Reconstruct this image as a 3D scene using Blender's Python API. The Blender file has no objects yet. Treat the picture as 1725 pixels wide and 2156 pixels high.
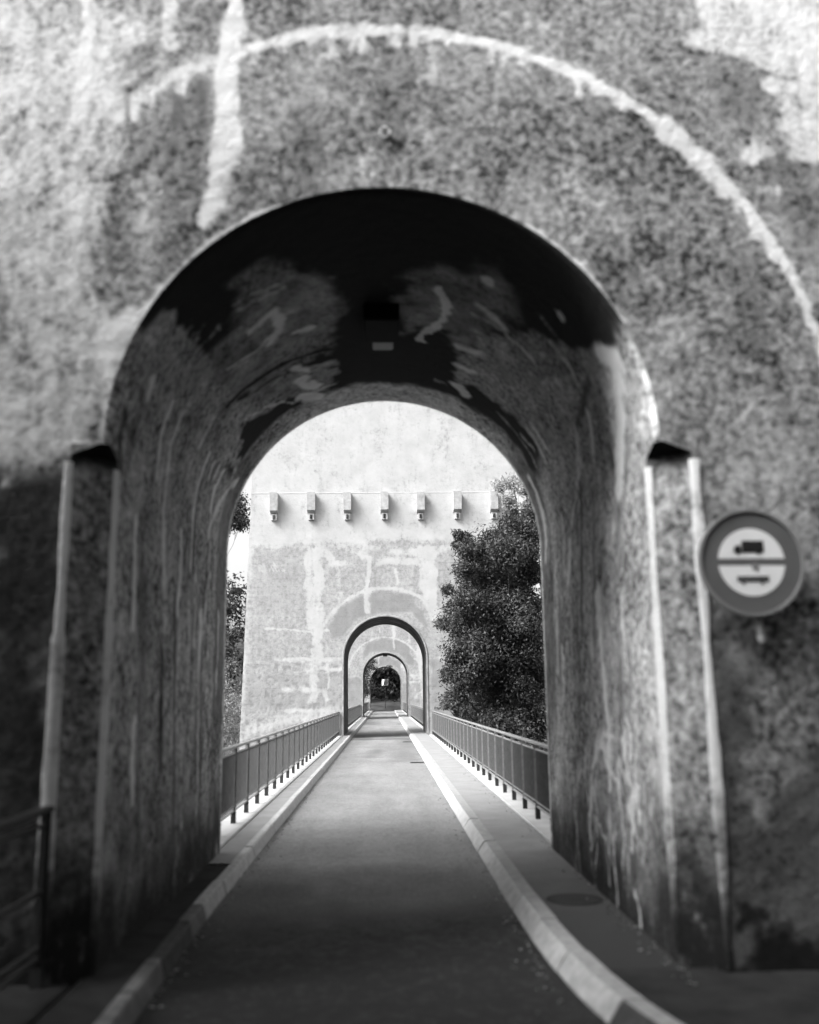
import bpy, math, random
import numpy as np
from mathutils import Vector, Matrix

scene = bpy.context.scene
COL = scene.collection
rad = math.radians

# ---------------------------------------------------------------- camera
cam_d = bpy.data.cameras.new('camera')
cam = bpy.data.objects.new('camera', cam_d)
COL.objects.link(cam)
cam_d.sensor_fit = 'VERTICAL'
cam_d.sensor_height = 36.0
cam_d.sensor_width = 36.0 * 819 / 1024
cam_d.lens = 36.0 * 2000 / 2156
cam_d.clip_start = 0.05
cam_d.clip_end = 2000
yaw, pitch, roll = rad(-1.54365), rad(10.9625), rad(-0.65)
cam.matrix_world = (Matrix.Translation((0, 0, 1.6)) @ Matrix.Rotation(yaw, 4, 'Z')
                    @ Matrix.Rotation(math.pi / 2 + pitch, 4, 'X') @ Matrix.Rotation(roll, 4, 'Z'))
cam_d.dof.use_dof = True
cam_d.dof.focus_distance = 34.0
cam_d.dof.aperture_fstop = 0.8
scene.camera = cam

# ---------------------------------------------------------------- sky, sun, exposure
SUN_EL, SUN_AZ = 46.0, 240.0           # azimuth clockwise from +Y (ahead of the camera); behind and to the left
world = bpy.data.worlds.new("World")
scene.world = world
world.use_nodes = True
wn, wl = world.node_tree.nodes, world.node_tree.links
wn.clear()
sky = wn.new('ShaderNodeTexSky'); sky.sky_type = 'NISHITA'; sky.sun_disc = False
sky.sun_elevation = rad(SUN_EL); sky.sun_rotation = rad(SUN_AZ)
sky.air_density = 1.0; sky.dust_density = 5.0; sky.ozone_density = 1.0
bw = wn.new('ShaderNodeRGBToBW')       # black-and-white film
bg = wn.new('ShaderNodeBackground'); bg.inputs['Strength'].default_value = 0.15
wo = wn.new('ShaderNodeOutputWorld')
wl.new(sky.outputs[0], bw.inputs[0]); wl.new(bw.outputs[0], bg.inputs['Color']); wl.new(bg.outputs[0], wo.inputs[0])

sun_d = bpy.data.lights.new('sun', 'SUN')
sun_d.energy = 1.5
sun_d.angle = rad(24)
sun_d.color = (1, 1, 1)
sun = bpy.data.objects.new('sun', sun_d); COL.objects.link(sun)
sd = Vector((math.sin(rad(SUN_AZ)) * math.cos(rad(SUN_EL)), math.cos(rad(SUN_AZ)) * math.cos(rad(SUN_EL)), math.sin(rad(SUN_EL))))
sun.rotation_euler = sd.to_track_quat('Z', 'Y').to_euler()
sun.location = (0, -10, 40)

scene.view_settings.view_transform = 'Standard'
scene.view_settings.look = 'None'
scene.view_settings.exposure = 1.5
scene.view_settings.gamma = 1.0
scene.view_settings.use_curve_mapping = False
scene.render.engine = 'CYCLES'
scene.cycles.use_denoising = True
scene.cycles.max_bounces = 6
scene.cycles.diffuse_bounces = 4

# ---------------------------------------------------------------- numbers of the place
W = 1.755            # half width of the passage
SP = 3.2             # springing height
THICK = 4.66         # pier thickness
RING = 2.98          # radius of the arch ring joint
PIERS = [5.9, 40.8, 75.7, 110.6]
Z_TOP = 24.0
ROAD_Z = -0.12
LC = W * math.pi / 2
def half(z): return 6.08 - 0.026 * z

# ---------------------------------------------------------------- helpers
def vnoise(x, y, z, seed=0):
    xi, yi, zi = np.floor(x).astype(np.int64), np.floor(y).astype(np.int64), np.floor(z).astype(np.int64)
    fx, fy, fz = x - xi, y - yi, z - zi
    fx, fy, fz = [f * f * (3 - 2 * f) for f in (fx, fy, fz)]
    def h(a, b, c):
        n = (a * 374761393 + b * 668265263 + c * 2147483647 + seed * 974634777) & 0xFFFFFFFF
        n = ((n ^ (n >> 13)) * 1274126177) & 0xFFFFFFFF
        n = ((n ^ (n >> 16)) * 2246822519) & 0xFFFFFFFF
        return ((n >> 8) & 0xFFFF) / 65535.0
    r = 0
    for a in (0, 1):
        for b in (0, 1):
            for c in (0, 1):
                r = r + h(xi + a, yi + b, zi + c) * (fx if a else 1 - fx) * (fy if b else 1 - fy) * (fz if c else 1 - fz)
    return r
def fbm(x, y, z, s, octv=3, seed=0):
    r, a, t = 0, 1.0, 0
    for k in range(octv):
        r = r + a * vnoise(x * s, y * s, z * s, seed + k); t += a; a *= 0.55; s *= 2.1
    return r / t - 0.5
def sstep(e0, e1, x):
    t = np.clip((x - e0) / (e1 - e0), 0, 1); return t * t * (3 - 2 * t)
def seg_dist(P, pts):
    d = np.full(len(P), 1e9)
    for (ax, ay), (bx, by) in zip(pts[:-1], pts[1:]):
        vx, vy = bx - ax, by - ay
        t = np.clip(((P[:, 0] - ax) * vx + (P[:, 1] - ay) * vy) / max(vx * vx + vy * vy, 1e-9), 0, 1)
        d = np.minimum(d, np.hypot(P[:, 0] - ax - t * vx, P[:, 1] - ay - t * vy))
    return d
def poly_sd(P, pts):
    d = seg_dist(P, list(pts) + [pts[0]])
    ins = np.zeros(len(P), bool)
    q = list(pts) + [pts[0]]
    for (ax, ay), (bx, by) in zip(q[:-1], q[1:]):
        c = (ay > P[:, 1]) != (by > P[:, 1])
        if ay != by:
            ins ^= c & (P[:, 0] < (bx - ax) * (P[:, 1] - ay) / (by - ay) + ax)
    return np.where(ins, -d, d)
def paint(P, strokes, kind, wob=0.05, wobs=6.0, seed=1):
    """stain and painted-shade masks (efflorescence, algae, soot) from strokes given in metres on the wall"""
    m = np.zeros(len(P))
    zz = P[:, 0] * 0
    wn1 = fbm(P[:, 0], P[:, 1], zz, wobs, 3, seed)
    wn2 = fbm(P[:, 0], P[:, 1], zz + 7.3, wobs, 3, seed + 9)
    Q = P + np.stack([wn1, wn2], 1) * wob
    for s in strokes:
        if s[1] != kind: continue
        soft = s[5]
        if s[0] == 'P':
            d = poly_sd(Q, s[2]) + wn2 * soft * 2.5
            v = s[4] * (1 - sstep(-soft, soft, d))
        else:
            d = seg_dist(Q, s[2])
            v = s[4] * (1 - sstep(s[3] * 0.4, s[3] * 0.55 + soft * 1.6 + s[3] * .3, d + wn1 * s[3] * 1.1))
        m = np.maximum(m, v)
    return m

def mesh_obj(name, verts, faces, mat=None, parent=None, smooth=False, attrs=None, mats=None, mat_idx=None):
    me = bpy.data.meshes.new(name)
    if isinstance(faces, np.ndarray):
        n, k = faces.shape
        me.vertices.add(len(verts)); me.vertices.foreach_set('co', np.asarray(verts, np.float32).ravel())
        me.loops.add(n * k); me.loops.foreach_set('vertex_index', faces.astype(np.int32).ravel())
        me.polygons.add(n); me.polygons.foreach_set('loop_start', np.arange(0, n * k, k, dtype=np.int32))
        me.polygons.foreach_set('loop_total', np.full(n, k, np.int32))
        me.update(calc_edges=True)
    else:
        me.from_pydata([tuple(v) for v in verts], [], [tuple(f) for f in faces]); me.update()
    if smooth:
        me.polygons.foreach_set('use_smooth', np.ones(len(me.polygons), bool))
    if attrs:
        for k2, a in attrs.items():
            at = me.attributes.new(k2, 'FLOAT', 'POINT'); at.data.foreach_set('value', np.asarray(a, np.float32))
    for m in (mats or ([mat] if mat else [])): me.materials.append(m)
    if mat_idx is not None: me.polygons.foreach_set('material_index', np.asarray(mat_idx, np.int32))
    o = bpy.data.objects.new(name, me); COL.objects.link(o)
    if parent is not None: o.parent = parent
    return o

def tag(o, label=None, cat=None, group=None, kind=None):
    if label: o['label'] = label
    if cat: o['category'] = cat
    if group: o['group'] = group
    if kind: o['kind'] = kind
    return o
def empty(name, loc=(0, 0, 0), rz=0):
    o = bpy.data.objects.new(name, None); COL.objects.link(o); o.location = loc; o.rotation_euler = (0, 0, rz)
    o.empty_display_size = 0.2
    return o
class MB:
    def __init__(s): s.v, s.f, s.m = [], [], []
    def box(s, x0, x1, y0, y1, z0, z1, m=0):
        b = len(s.v)
        s.v += [(x0, y0, z0), (x1, y0, z0), (x1, y1, z0), (x0, y1, z0), (x0, y0, z1), (x1, y0, z1), (x1, y1, z1), (x0, y1, z1)]
        for f in ((0, 3, 2, 1), (4, 5, 6, 7), (0, 1, 5, 4), (1, 2, 6, 5), (2, 3, 7, 6), (3, 0, 4, 7)):
            s.f.append(tuple(b + i for i in f)); s.m.append(m)
        return s
    def bbox(s, x0, x1, y0, y1, z0, z1, e, m=0):
        """box with chamfered edges"""
        b = len(s.v); P = {}
        for i, (X, ex) in enumerate(((x0, e), (x1, -e))):
            for j, (Y, ey) in enumerate(((y0, e), (y1, -e))):
                for k, (Z, ez) in enumerate(((z0, e), (z1, -e))):
                    P[i, j, k, 0] = len(s.v); s.v.append((X, Y + ey, Z + ez))
                    P[i, j, k, 1] = len(s.v); s.v.append((X + ex, Y, Z + ez))
                    P[i, j, k, 2] = len(s.v); s.v.append((X + ex, Y + ey, Z))
        def q(*a): s.f.append(tuple(a)); s.m.append(m)
        for i in (0, 1):
            q(P[i,0,0,0], P[i,1,0,0], P[i,1,1,0], P[i,0,1,0])
            q(P[0,i,0,1], P[1,i,0,1], P[1,i,1,1], P[0,i,1,1])
            q(P[0,0,i,2], P[1,0,i,2], P[1,1,i,2], P[0,1,i,2])
        for a in (0, 1):
            for c in (0, 1):
                q(P[a,c,0,0], P[a,c,0,1], P[a,c,1,1], P[a,c,1,0])
                q(P[a,0,c,0], P[a,0,c,2], P[a,1,c,2], P[a,1,c,0])
                q(P[0,a,c,1], P[0,a,c,2], P[1,a,c,2], P[1,a,c,1])
        for i in (0, 1):
            for j in (0, 1):
                for k in (0, 1): q(P[i,j,k,0], P[i,j,k,1], P[i,j,k,2])
        return s
    def tube(s, pts, rs, n=8, m=0, cap=True):
        rings = []
        for i, p in enumerate(pts):
            p = Vector(p)
            a = Vector(pts[max(i - 1, 0)]); c = Vector(pts[min(i + 1, len(pts) - 1)])
            t = (c - a).normalized()
            u = t.orthogonal().normalized(); w = t.cross(u)
            r = rs[i] if isinstance(rs, (list, tuple)) else rs
            b = len(s.v)
            for k in range(n):
                an = 2 * math.pi * k / n
                s.v.append(tuple(p + (u * math.cos(an) + w * math.sin(an)) * r))
            rings.append(b)
        for b0, b1 in zip(rings[:-1], rings[1:]):
            for k in range(n):
                s.f.append((b0 + k, b0 + (k + 1) % n, b1 + (k + 1) % n, b1 + k)); s.m.append(m)
        if cap:
            s.f.append(tuple(rings[0] + k for k in range(n))[::-1]); s.m.append(m)
            s.f.append(tuple(rings[-1] + k for k in range(n))); s.m.append(m)
        return s
    def prism(s, poly, y0, y1, m=0):
        """polygon in (x, z) extruded along y"""
        b = len(s.v); n = len(poly)
        s.v += [(x, y0, z) for x, z in poly] + [(x, y1, z) for x, z in poly]
        s.f.append(tuple(range(b, b + n))); s.m.append(m)
        s.f.append(tuple(range(b + 2 * n - 1, b + n - 1, -1))); s.m.append(m)
        for k in range(n):
            s.f.append((b + k, b + n + k, b + n + (k + 1) % n, b + (k + 1) % n)); s.m.append(m)
        return s
    def build(s, name, mats, parent=None, smooth=False):
        mats = mats if isinstance(mats, list) else [mats]
        return mesh_obj(name, s.v, s.f, None, parent, smooth, None, mats, s.m)
def grid_faces(nu, nv, base=0, flip=False):
    i, j = np.meshgrid(np.arange(nu - 1), np.arange(nv - 1), indexing='ij')
    a = base + i * nv + j
    f = np.stack([a, a + nv, a + nv + 1, a + 1], -1).reshape(-1, 4)
    return f[:, ::-1] if flip else f

# ---------------------------------------------------------------- materials (the photograph is black and white)
class NT:
    def __init__(s, name):
        s.m = bpy.data.materials.new(name); s.m.use_nodes = True
        s.n, s.l = s.m.node_tree.nodes, s.m.node_tree.links
        s.b = s.n['Principled BSDF']
    def node(s, t, **k):
        n = s.n.new(t)
        for a, v in k.items(): setattr(n, a, v)
        return n
    def noise(s, scale, detail=3, rough=.55, vec=None, stretch=None):
        n = s.node('ShaderNodeTexNoise'); n.inputs['Scale'].default_value = scale
        n.inputs['Detail'].default_value = detail; n.inputs['Roughness'].default_value = rough
        v = vec or s.coord()
        if stretch:
            mp = s.node('ShaderNodeMapping'); mp.inputs['Scale'].default_value = stretch
            s.l.new(v, mp.inputs['Vector']); v = mp.outputs[0]
        s.l.new(v, n.inputs['Vector']); return n.outputs['Fac']
    def coord(s):
        if not hasattr(s, 'tc'): s.tc = s.node('ShaderNodeNewGeometry')
        return s.tc.outputs['Position']
    def math(s, op, a, b=None, c=None, clamp=False):
        n = s.node('ShaderNodeMath', operation=op, use_clamp=clamp)
        for i, v in enumerate((a, b, c)):
            if v is None: continue
            if isinstance(v, (int, float)): n.inputs[i].default_value = v
            else: s.l.new(v, n.inputs[i])
        return n.outputs[0]
    def rng(s, v, a, b, c, d, smooth=False):
        n = s.node('ShaderNodeMapRange'); n.interpolation_type = 'SMOOTHSTEP' if smooth else 'LINEAR'
        s.l.new(v, n.inputs[0])
        for i, x in enumerate((a, b, c, d)):
            if isinstance(x, (int, float)): n.inputs[1 + i].default_value = x
            else: s.l.new(x, n.inputs[1 + i])
        return n.outputs[0]
    def attr(s, name):
        n = s.node('ShaderNodeAttribute', attribute_name=name); return n.outputs['Fac']
    def mix(s, f, a, b):
        n = s.node('ShaderNodeMix', data_type='FLOAT')
        for i, v in ((0, f), (2, a), (3, b)):
            if isinstance(v, (int, float)): n.inputs[i].default_value = v
            else: s.l.new(v, n.inputs[i])
        return n.outputs[0]
    def col(s, v):
        if isinstance(v, (int, float)): s.b.inputs['Base Color'].default_value = (v, v, v, 1)
        else: s.l.new(v, s.b.inputs['Base Color'])
    def bump(s, h, strength=.5, dist=.02):
        n = s.node('ShaderNodeBump'); n.inputs['Strength'].default_value = strength; n.inputs['Distance'].default_value = dist
        s.l.new(h, n.inputs['Height']); s.l.new(n.outputs[0], s.b.inputs['Normal'])
    def rough(s, r, spec=.3):
        s.b.inputs['Roughness'].default_value = r
        s.b.inputs['Specular IOR Level'].default_value = spec

def wall_mat(name, base, light, dark, grain=1.0, contrast=.45, bump_d=.012, streak=True, brk_amp=1.0, course=False):
    """roughcast concrete; 'light' and 'dark' attributes hold efflorescence, painted edge light and algae, painted shade / soot"""
    t = NT(name)
    n1 = t.noise(1.3, 5, .62); n2 = t.noise(18 * grain, 4, .65); n3 = t.noise(60 * grain, 2, .6)
    v = t.math('ADD', t.rng(n1, .3, .7, 1 - contrast * .55, 1 + contrast * .55), t.rng(n2, .32, .68, -contrast, contrast))
    v = t.math('ADD', v, t.rng(n3, .3, .7, -contrast * .3, contrast * .3))
    v = t.math('ADD', v, t.rng(t.noise(5.5 * grain, 4, .6), .32, .68, -contrast * .42, contrast * .42))
    v = t.math('MAXIMUM', v, .12)
    if streak:
        st = t.noise(3.5, 3, .6, stretch=(1, 1, .12))
        v = t.math('MULTIPLY', v, t.rng(st, .3, .7, .92, 1.06))
    if course:      # faint board and pour lines
        sx = t.node('ShaderNodeSeparateXYZ'); t.l.new(t.coord(), sx.inputs[0])
        zz = t.math('ADD', sx.outputs[2], t.math('MULTIPLY', t.math('SUBTRACT', n1, .5), .12))
        fr = t.math('PINGPONG', zz, .165)
        v = t.math('MULTIPLY', v, t.mix(t.rng(fr, 0, .03, 1, 0), 1.0, t.rng(n2, .35, .6, .8, 1.04)))
    c = t.math('MULTIPLY', v, base)
    sk = t.noise(9 * grain, 4, .65, stretch=(1, 1, .22)); nb = t.noise(5.5 * grain, 5, .7)
    brk = t.math('ADD', t.math('MULTIPLY', t.math('SUBTRACT', n2, .5), .7), t.math('ADD', t.math('MULTIPLY', t.math('SUBTRACT', sk, .5), .9), t.math('MULTIPLY', t.math('SUBTRACT', nb, .5), .8)))
    fl = t.rng(t.math('ADD', t.attr('light'), t.math('MULTIPLY', brk, brk_amp)), .1, .85, 0, 1, True)
    fl = t.math('MULTIPLY', fl, t.rng(t.attr('light'), 0, .12, 0, 1))
    cl = t.math('MULTIPLY', light, t.rng(n1, .3, .7, .88, 1.08))
    c = t.mix(fl, c, cl)
    fd = t.rng(t.math('ADD', t.attr('dark'), t.math('MULTIPLY', t.math('SUBTRACT', n2, .5), 1.0)), .05, .95, 0, 1, True)
    fd = t.math('MULTIPLY', fd, t.rng(t.attr('dark'), 0, .12, 0, 1))
    c = t.mix(t.math('MULTIPLY', fd, t.math('SUBTRACT', 1, t.math('MULTIPLY', fl, .8))), c, dark)
    c = t.math('MAXIMUM', c, .012)
    t.col(c); t.rough(.92, .15)
    vo = t.node('ShaderNodeTexVoronoi'); vo.inputs['Scale'].default_value = 42 * grain; t.l.new(t.coord(), vo.inputs['Vector'])
    h = t.math('ADD', t.math('MULTIPLY', n2, 1.0), t.math('MULTIPLY', vo.outputs['Distance'], .7))
    t.bump(h, .8, bump_d)
    return t.m
def plain(name, v, rough=.6, spec=.4, metal=0, grime=.2, scale=6, bump=0):
    t = NT(name)
    n = t.noise(scale, 4, .6)
    t.col(t.math('MULTIPLY', t.rng(n, .3, .7, 1 - grime, 1 + grime), v)); t.rough(rough, spec)
    t.b.inputs['Metallic'].default_value = metal
    if bump: t.bump(t.noise(scale * 8, 3), .5, bump)
    return t.m

M_WALL = wall_mat('portal_concrete', .225, .72, .018, contrast=.78, bump_d=.006)
M_VAULT = wall_mat('vault_concrete', .40, .95, .026, grain=1.25, contrast=.85, bump_d=.01, brk_amp=.75)
M_FAR = wall_mat('pier_concrete', .34, .48, .15, grain=.35, contrast=.2, bump_d=.006, brk_amp=1.5, course=True)
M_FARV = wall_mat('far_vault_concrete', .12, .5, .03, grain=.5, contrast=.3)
M_STRIP = plain('edge_plaster', .48, .85, .2, grime=.35, scale=9, bump=.006)
M_LEDGE = plain('pale_concrete', .5, .85, .2, grime=.1)
M_ROAD_T = NT('asphalt')
t = M_ROAD_T
a1, a2, a3 = t.noise(.9, 4, .6), t.noise(13, 5, .75), t.noise(48, 3, .7)
st = t.noise(1.4, 3, .6, stretch=(1, .12, 1))
v = t.math('ADD', t.rng(a1, .3, .7, .9, 1.1), t.rng(a2, .3, .7, -.2, .22))
v = t.math('ADD', v, t.rng(a3, .3, .7, -.36, .36)); v = t.math('MULTIPLY', v, t.rng(st, .3, .7, .85, 1.12))
v = t.math('MULTIPLY', v, .225)
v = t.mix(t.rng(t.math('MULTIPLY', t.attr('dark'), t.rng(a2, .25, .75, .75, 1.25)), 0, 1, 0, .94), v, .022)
t.col(v); t.rough(.9, .06); t.bump(t.math('ADD', a3, t.math('MULTIPLY', a2, .6)), .6, .006)
M_ROAD = t.m
M_WALK = plain('walkway_concrete', .27, .85, .25, grime=.14, scale=2.5, bump=.004)
t = NT('walkway_concrete_shade'); a1, a2 = t.noise(2.5, 4, .6), t.noise(30, 3, .6)  # walkway with the passage shade painted in through 'dark'
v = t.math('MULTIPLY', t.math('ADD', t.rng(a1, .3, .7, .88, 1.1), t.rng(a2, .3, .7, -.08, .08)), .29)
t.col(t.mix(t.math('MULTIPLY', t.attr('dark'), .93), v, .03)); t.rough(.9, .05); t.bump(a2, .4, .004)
M_WALK_SHADE = t.m
M_BEAM = plain('edge_beam_concrete', .5, .85, .2, grime=.12, scale=3)
M_KW = plain('kerb_white_paint', .46, .8, .15, grime=.24, scale=13, bump=.004)
M_KT = plain('kerb_top_stone', .34, .85, .2, grime=.2, scale=12, bump=.005)
M_KM = plain('kerb_worn_paint', .15, .8, .2, grime=.35, scale=9, bump=.005)
M_KD = plain('kerb_bare_stone', .07, .85, .2, grime=.3, scale=12, bump=.006)
M_RAIL = plain('rail_paint', .26, .5, .4, grime=.25, scale=20)
M_POST = plain('post_paint', .22, .5, .4, grime=.25, scale=20)
M_BAR = plain('baluster_paint', .12, .55, .4, grime=.2, scale=14)
M_FOOT = plain('foot_steel', .03, .6, .3)
M_DARK = plain('dark_steel', .025, .55, .4)
M_SOIL = plain('valley_ground', .06, .95, .1, grime=.5, scale=.6)
M_GRAVEL = plain('gravel_bank', .14, .95, .1, grime=.3, scale=2, bump=.02)
M_RIM = plain('rim_concrete', .27, .85, .2, grime=.3, scale=4, bump=.01)
M_CORB = plain('corbel_concrete', .5, .85, .2, grime=.22, scale=5, bump=.01)
M_UNUSED = plain('approach_ground', .07, .9, .2, grime=.35, scale=3, bump=.01)

M_STOP_SHADE = plain('soot_shade', .014, .95, .1)  # near-black tone painting the shade under the chamfer stop
# ---------------------------------------------------------------- ground
def smooth(e0, e1, x): return sstep(e0, e1, x)
def terrain_h(x, y):
    near = 1 - smooth(8, 24, y)
    far = smooth(96, 114, y)
    side = smooth(3.0, 16, np.abs(x))
    deep = -15.0 + 2 * fbm(x, y, x * 0, .04, 2, 3)
    base = np.maximum(near, far)
    h = deep * (1 - base) + (-.16) * base
    bank = np.minimum(smooth(117, 124, y) * .95, 9) + np.clip(y - 127, 0, 60) * .24
    h = h + bank * far
    h = h + np.clip(np.abs(x) - 60, 0, 60) * .12
    h = h + np.where(y < 4, np.maximum(-y - 16, 0) * .2, 0)
    return h + np.where((np.abs(x) > 4) | (y > 118), fbm(x, y, x * 0, .5, 3, 5) * .35, 0)
gx = np.concatenate([np.linspace(-400, -30, 26), np.linspace(-28, 28, 57), np.linspace(30, 400, 26)])
gy = np.concatenate([np.linspace(-150, -12, 16), np.linspace(-10, 26, 37), np.linspace(28, 94, 34), np.linspace(95, 130, 36), np.linspace(134, 420, 34)])
GX, GY = np.meshgrid(gx, gy, indexing='ij')
GH = terrain_h(GX, GY)
o = mesh_obj('ground', np.stack([GX, GY, GH], -1).reshape(-1, 3), grid_faces(len(gx), len(gy)), M_SOIL, smooth=True)
tag(o, kind='structure')

# ---------------------------------------------------------------- deck, road, walkways
KR = [(3.0, 2.6), (3.5, 2.0), (4.0, 1.68), (4.5, 1.47), (5.0, 1.33), (5.5, 1.225), (6, 1.17), (7, 1.12), (8.2, 1.10), (200, 1.10)]
def kr(y): return float(np.mean(np.interp(y + np.linspace(-.45, .45, 9) * (1 if y > 3.5 else .3), [a for a, b in KR], [b for a, b in KR])))
def road_obj():
    ys = np.concatenate([np.linspace(-14, 3, 18), np.linspace(3.1, 40, 260), np.linspace(40.5, 117.4, 150)])
    n = 24; V = []; D = []
    for y in ys:
        x0 = -1.46; x1 = min(kr(max(y, 3.0)) - .04, 9) if y >= 3 else 9
        for k in range(n):
            V.append((x0 + (x1 - x0) * k / (n - 1), y, ROAD_Z))
    V = np.array(V)
    P = V[:, :2]
    # stains and painted shade on the asphalt in front of and inside the portal, seams further on
    d = paint(P, [('S', 'D', [(-.25, 6.9), (.25, 7.6)], .7, .55, .5), ('S', 'D', [(-.1, 5.9), (.2, 8.6)], .5, .3, .5),
                  ('S', 'D', [(-.9, 6.3), (-1.2, 9)], .3, .4, .4), ('S', 'D', [(.3, 9.6), (.1, 10.1)], .25, .3, .3),
                  ('S', 'D', [(-1.4, 6.05), (1.1, 6.05)], .03, .6, .04), ('S', 'D', [(.5, 26.5), (.95, 40)], .25, .3, .3),
                  ('S', 'D', [(-1.4, 40.0), (1.1, 40.0)], .5, .45, .5), ('S', 'D', [(-.5, 28), (-.3, 32), (-.45, 30)], .1, .3, .2),
                  ('S', 'D', [(-1.4, 75.2), (1.1, 75.2)], .6, .7, .5), ('S', 'D', [(-1.4, 75.2), (-1.0, 60)], .3, .3, .4)], 'D', .3, 2.5, 4)
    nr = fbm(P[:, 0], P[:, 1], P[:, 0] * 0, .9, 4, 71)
    d = np.maximum(d, sstep(10.2, 6.6, P[:, 1] + nr * 2.2 - .9 * np.abs(P[:, 0] * .0)))  # shade of the portal painted into the near road, fading outward
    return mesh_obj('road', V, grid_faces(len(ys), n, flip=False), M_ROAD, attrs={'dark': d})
tag(road_obj(), kind='structure')

ys = [-.0] 
M_APW = plain('approach_walkway', .035, .9, .05, grime=.35, scale=4, bump=.006)  # near-black walkway tone carrying the shade of the approach
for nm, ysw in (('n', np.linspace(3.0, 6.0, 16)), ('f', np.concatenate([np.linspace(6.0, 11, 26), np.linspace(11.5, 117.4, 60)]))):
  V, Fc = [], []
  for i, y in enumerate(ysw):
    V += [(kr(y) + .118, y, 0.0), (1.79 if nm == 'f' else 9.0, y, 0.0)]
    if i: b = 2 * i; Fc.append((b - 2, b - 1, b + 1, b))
  o = mesh_obj('walkway', V, Fc, M_APW if nm == 'n' else M_WALK_SHADE, attrs={'dark': [float(1 - sstep(6.6, 10.6, v[1])) for v in V]}); tag(o, kind='structure')
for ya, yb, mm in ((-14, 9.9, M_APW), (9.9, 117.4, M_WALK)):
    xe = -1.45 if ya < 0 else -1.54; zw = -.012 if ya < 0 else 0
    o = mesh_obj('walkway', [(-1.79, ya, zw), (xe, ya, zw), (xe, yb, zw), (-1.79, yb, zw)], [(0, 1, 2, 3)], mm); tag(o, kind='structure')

spans = [(PIERS[i] + THICK, PIERS[i + 1]) for i in range(3)]
mb = MB()
for a, b in spans: mb.box(-2.2, 2.2, a, b, -.75, -.2)
o = mb.build('bridge_deck', M_LEDGE); tag(o, kind='structure')
for a, b in spans:
    for s in (-1, 1):
        mb = MB()
        x0, x1 = sorted((s * 1.815, s * 2.2))
        n = 10
        for k in range(n):
            mb.bbox(x0, x1, a + (b - a) * k / n + .004, a + (b - a) * (k + 1) / n - .004, -.195, .006, .012)
        o = mb.build('edge_beam', M_BEAM); tag(o, kind='structure')
o = MB().bbox(-2.2, -1.815, -13, 5.89, -.195, .006, .012).build('edge_beam', M_APW); tag(o, kind='structure')
mb = MB()
mb.box(1.795, 1.81, PIERS[0] + THICK, 110, -.19, -.02); mb.box(-1.81, -1.795, -13, 110, -.19, -.02)
o = mb.build('joint_gap', M_DARK); tag(o, kind='structure')

# kerbs, stone by stone
def kerb(label, joints, side, matf):
    root = empty('kerb', (0, 0, 0)); tag(root, kind='structure')
    for a, b in zip(joints[:-1], joints[1:]):
        g = .008; jz = random.uniform(-.004, .004); jx = random.uniform(-.004, .004)
        rows = []
        ns = 5 if b < 10 else 2
        for y in np.linspace(a + g, b - g, ns):
            y = float(y)
            if side > 0:
                c = kr(y) + jx; prof = [(c - .085, ROAD_Z - .05), (c - .08, ROAD_Z + .012), (c - .018, jz - .016), (c + .002, jz + .003), (c + .118, jz + .004), (c + .118, -.18)]
            else:
                c = float(np.interp(y, [5, 7, 8.3, 14], [-1.385, -1.43, -1.455, -1.47])) + jx
                prof = [(c + .034, ROAD_Z - .05), (c + .03, ROAD_Z + .012), (c + .008, jz - .012), (c - .004, jz + .004), (c - .08, jz + .004), (c - .08, -.18)]
            rows.append([(x, y, z) for x, z in prof])
        v = sum(rows, []); f = []; mi = []
        for q0 in range(ns - 1):
            for k in range(5):
                q = (6 * q0 + k, 6 * q0 + k + 6, 6 * q0 + k + 7, 6 * q0 + k + 1); f.append(q if side < 0 else q[::-1]); mi.append(1 if k >= 3 else 0)
        e0 = 6 * (ns - 1)
        f += [(0, 1, 2, 3, 4, 5), tuple(e0 + k for k in (5, 4, 3, 2, 1, 0))]; mi += [0, 0]
        m0, m1 = matf((a + b) / 2)
        mesh_obj('kerb_stone', v, f, None, root, mats=[m0, m1], mat_idx=mi)
    return root
jr = [3.0, 3.8, 4.6, 5.42, 6.4, 7.3, 8.15] + [8.15 + .98 * k for k in range(1, 112)]
jl = [-3, -2, -1, 0, 1, 2, 3, 4, 4.9, 5.7, 6.4, 7.4, 8.0] + [8.0 + .98 * k for k in range(1, 112)]
def mr(y): return (M_KD, M_KT) if y < 5.42 else (M_KW, M_KT)
def ml(y):
    if y < 5.7: return (M_KM, M_KM)
    if y < 6.4: return (M_KM, M_KM)
    if y < 7.4: return (M_KD, M_KD)
    if y < 8.0: return (M_KM, M_KM)
    return (M_KW, M_KW)
kerb('right', jr, 1, mr); kerb('left', jl, -1, ml)

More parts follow.
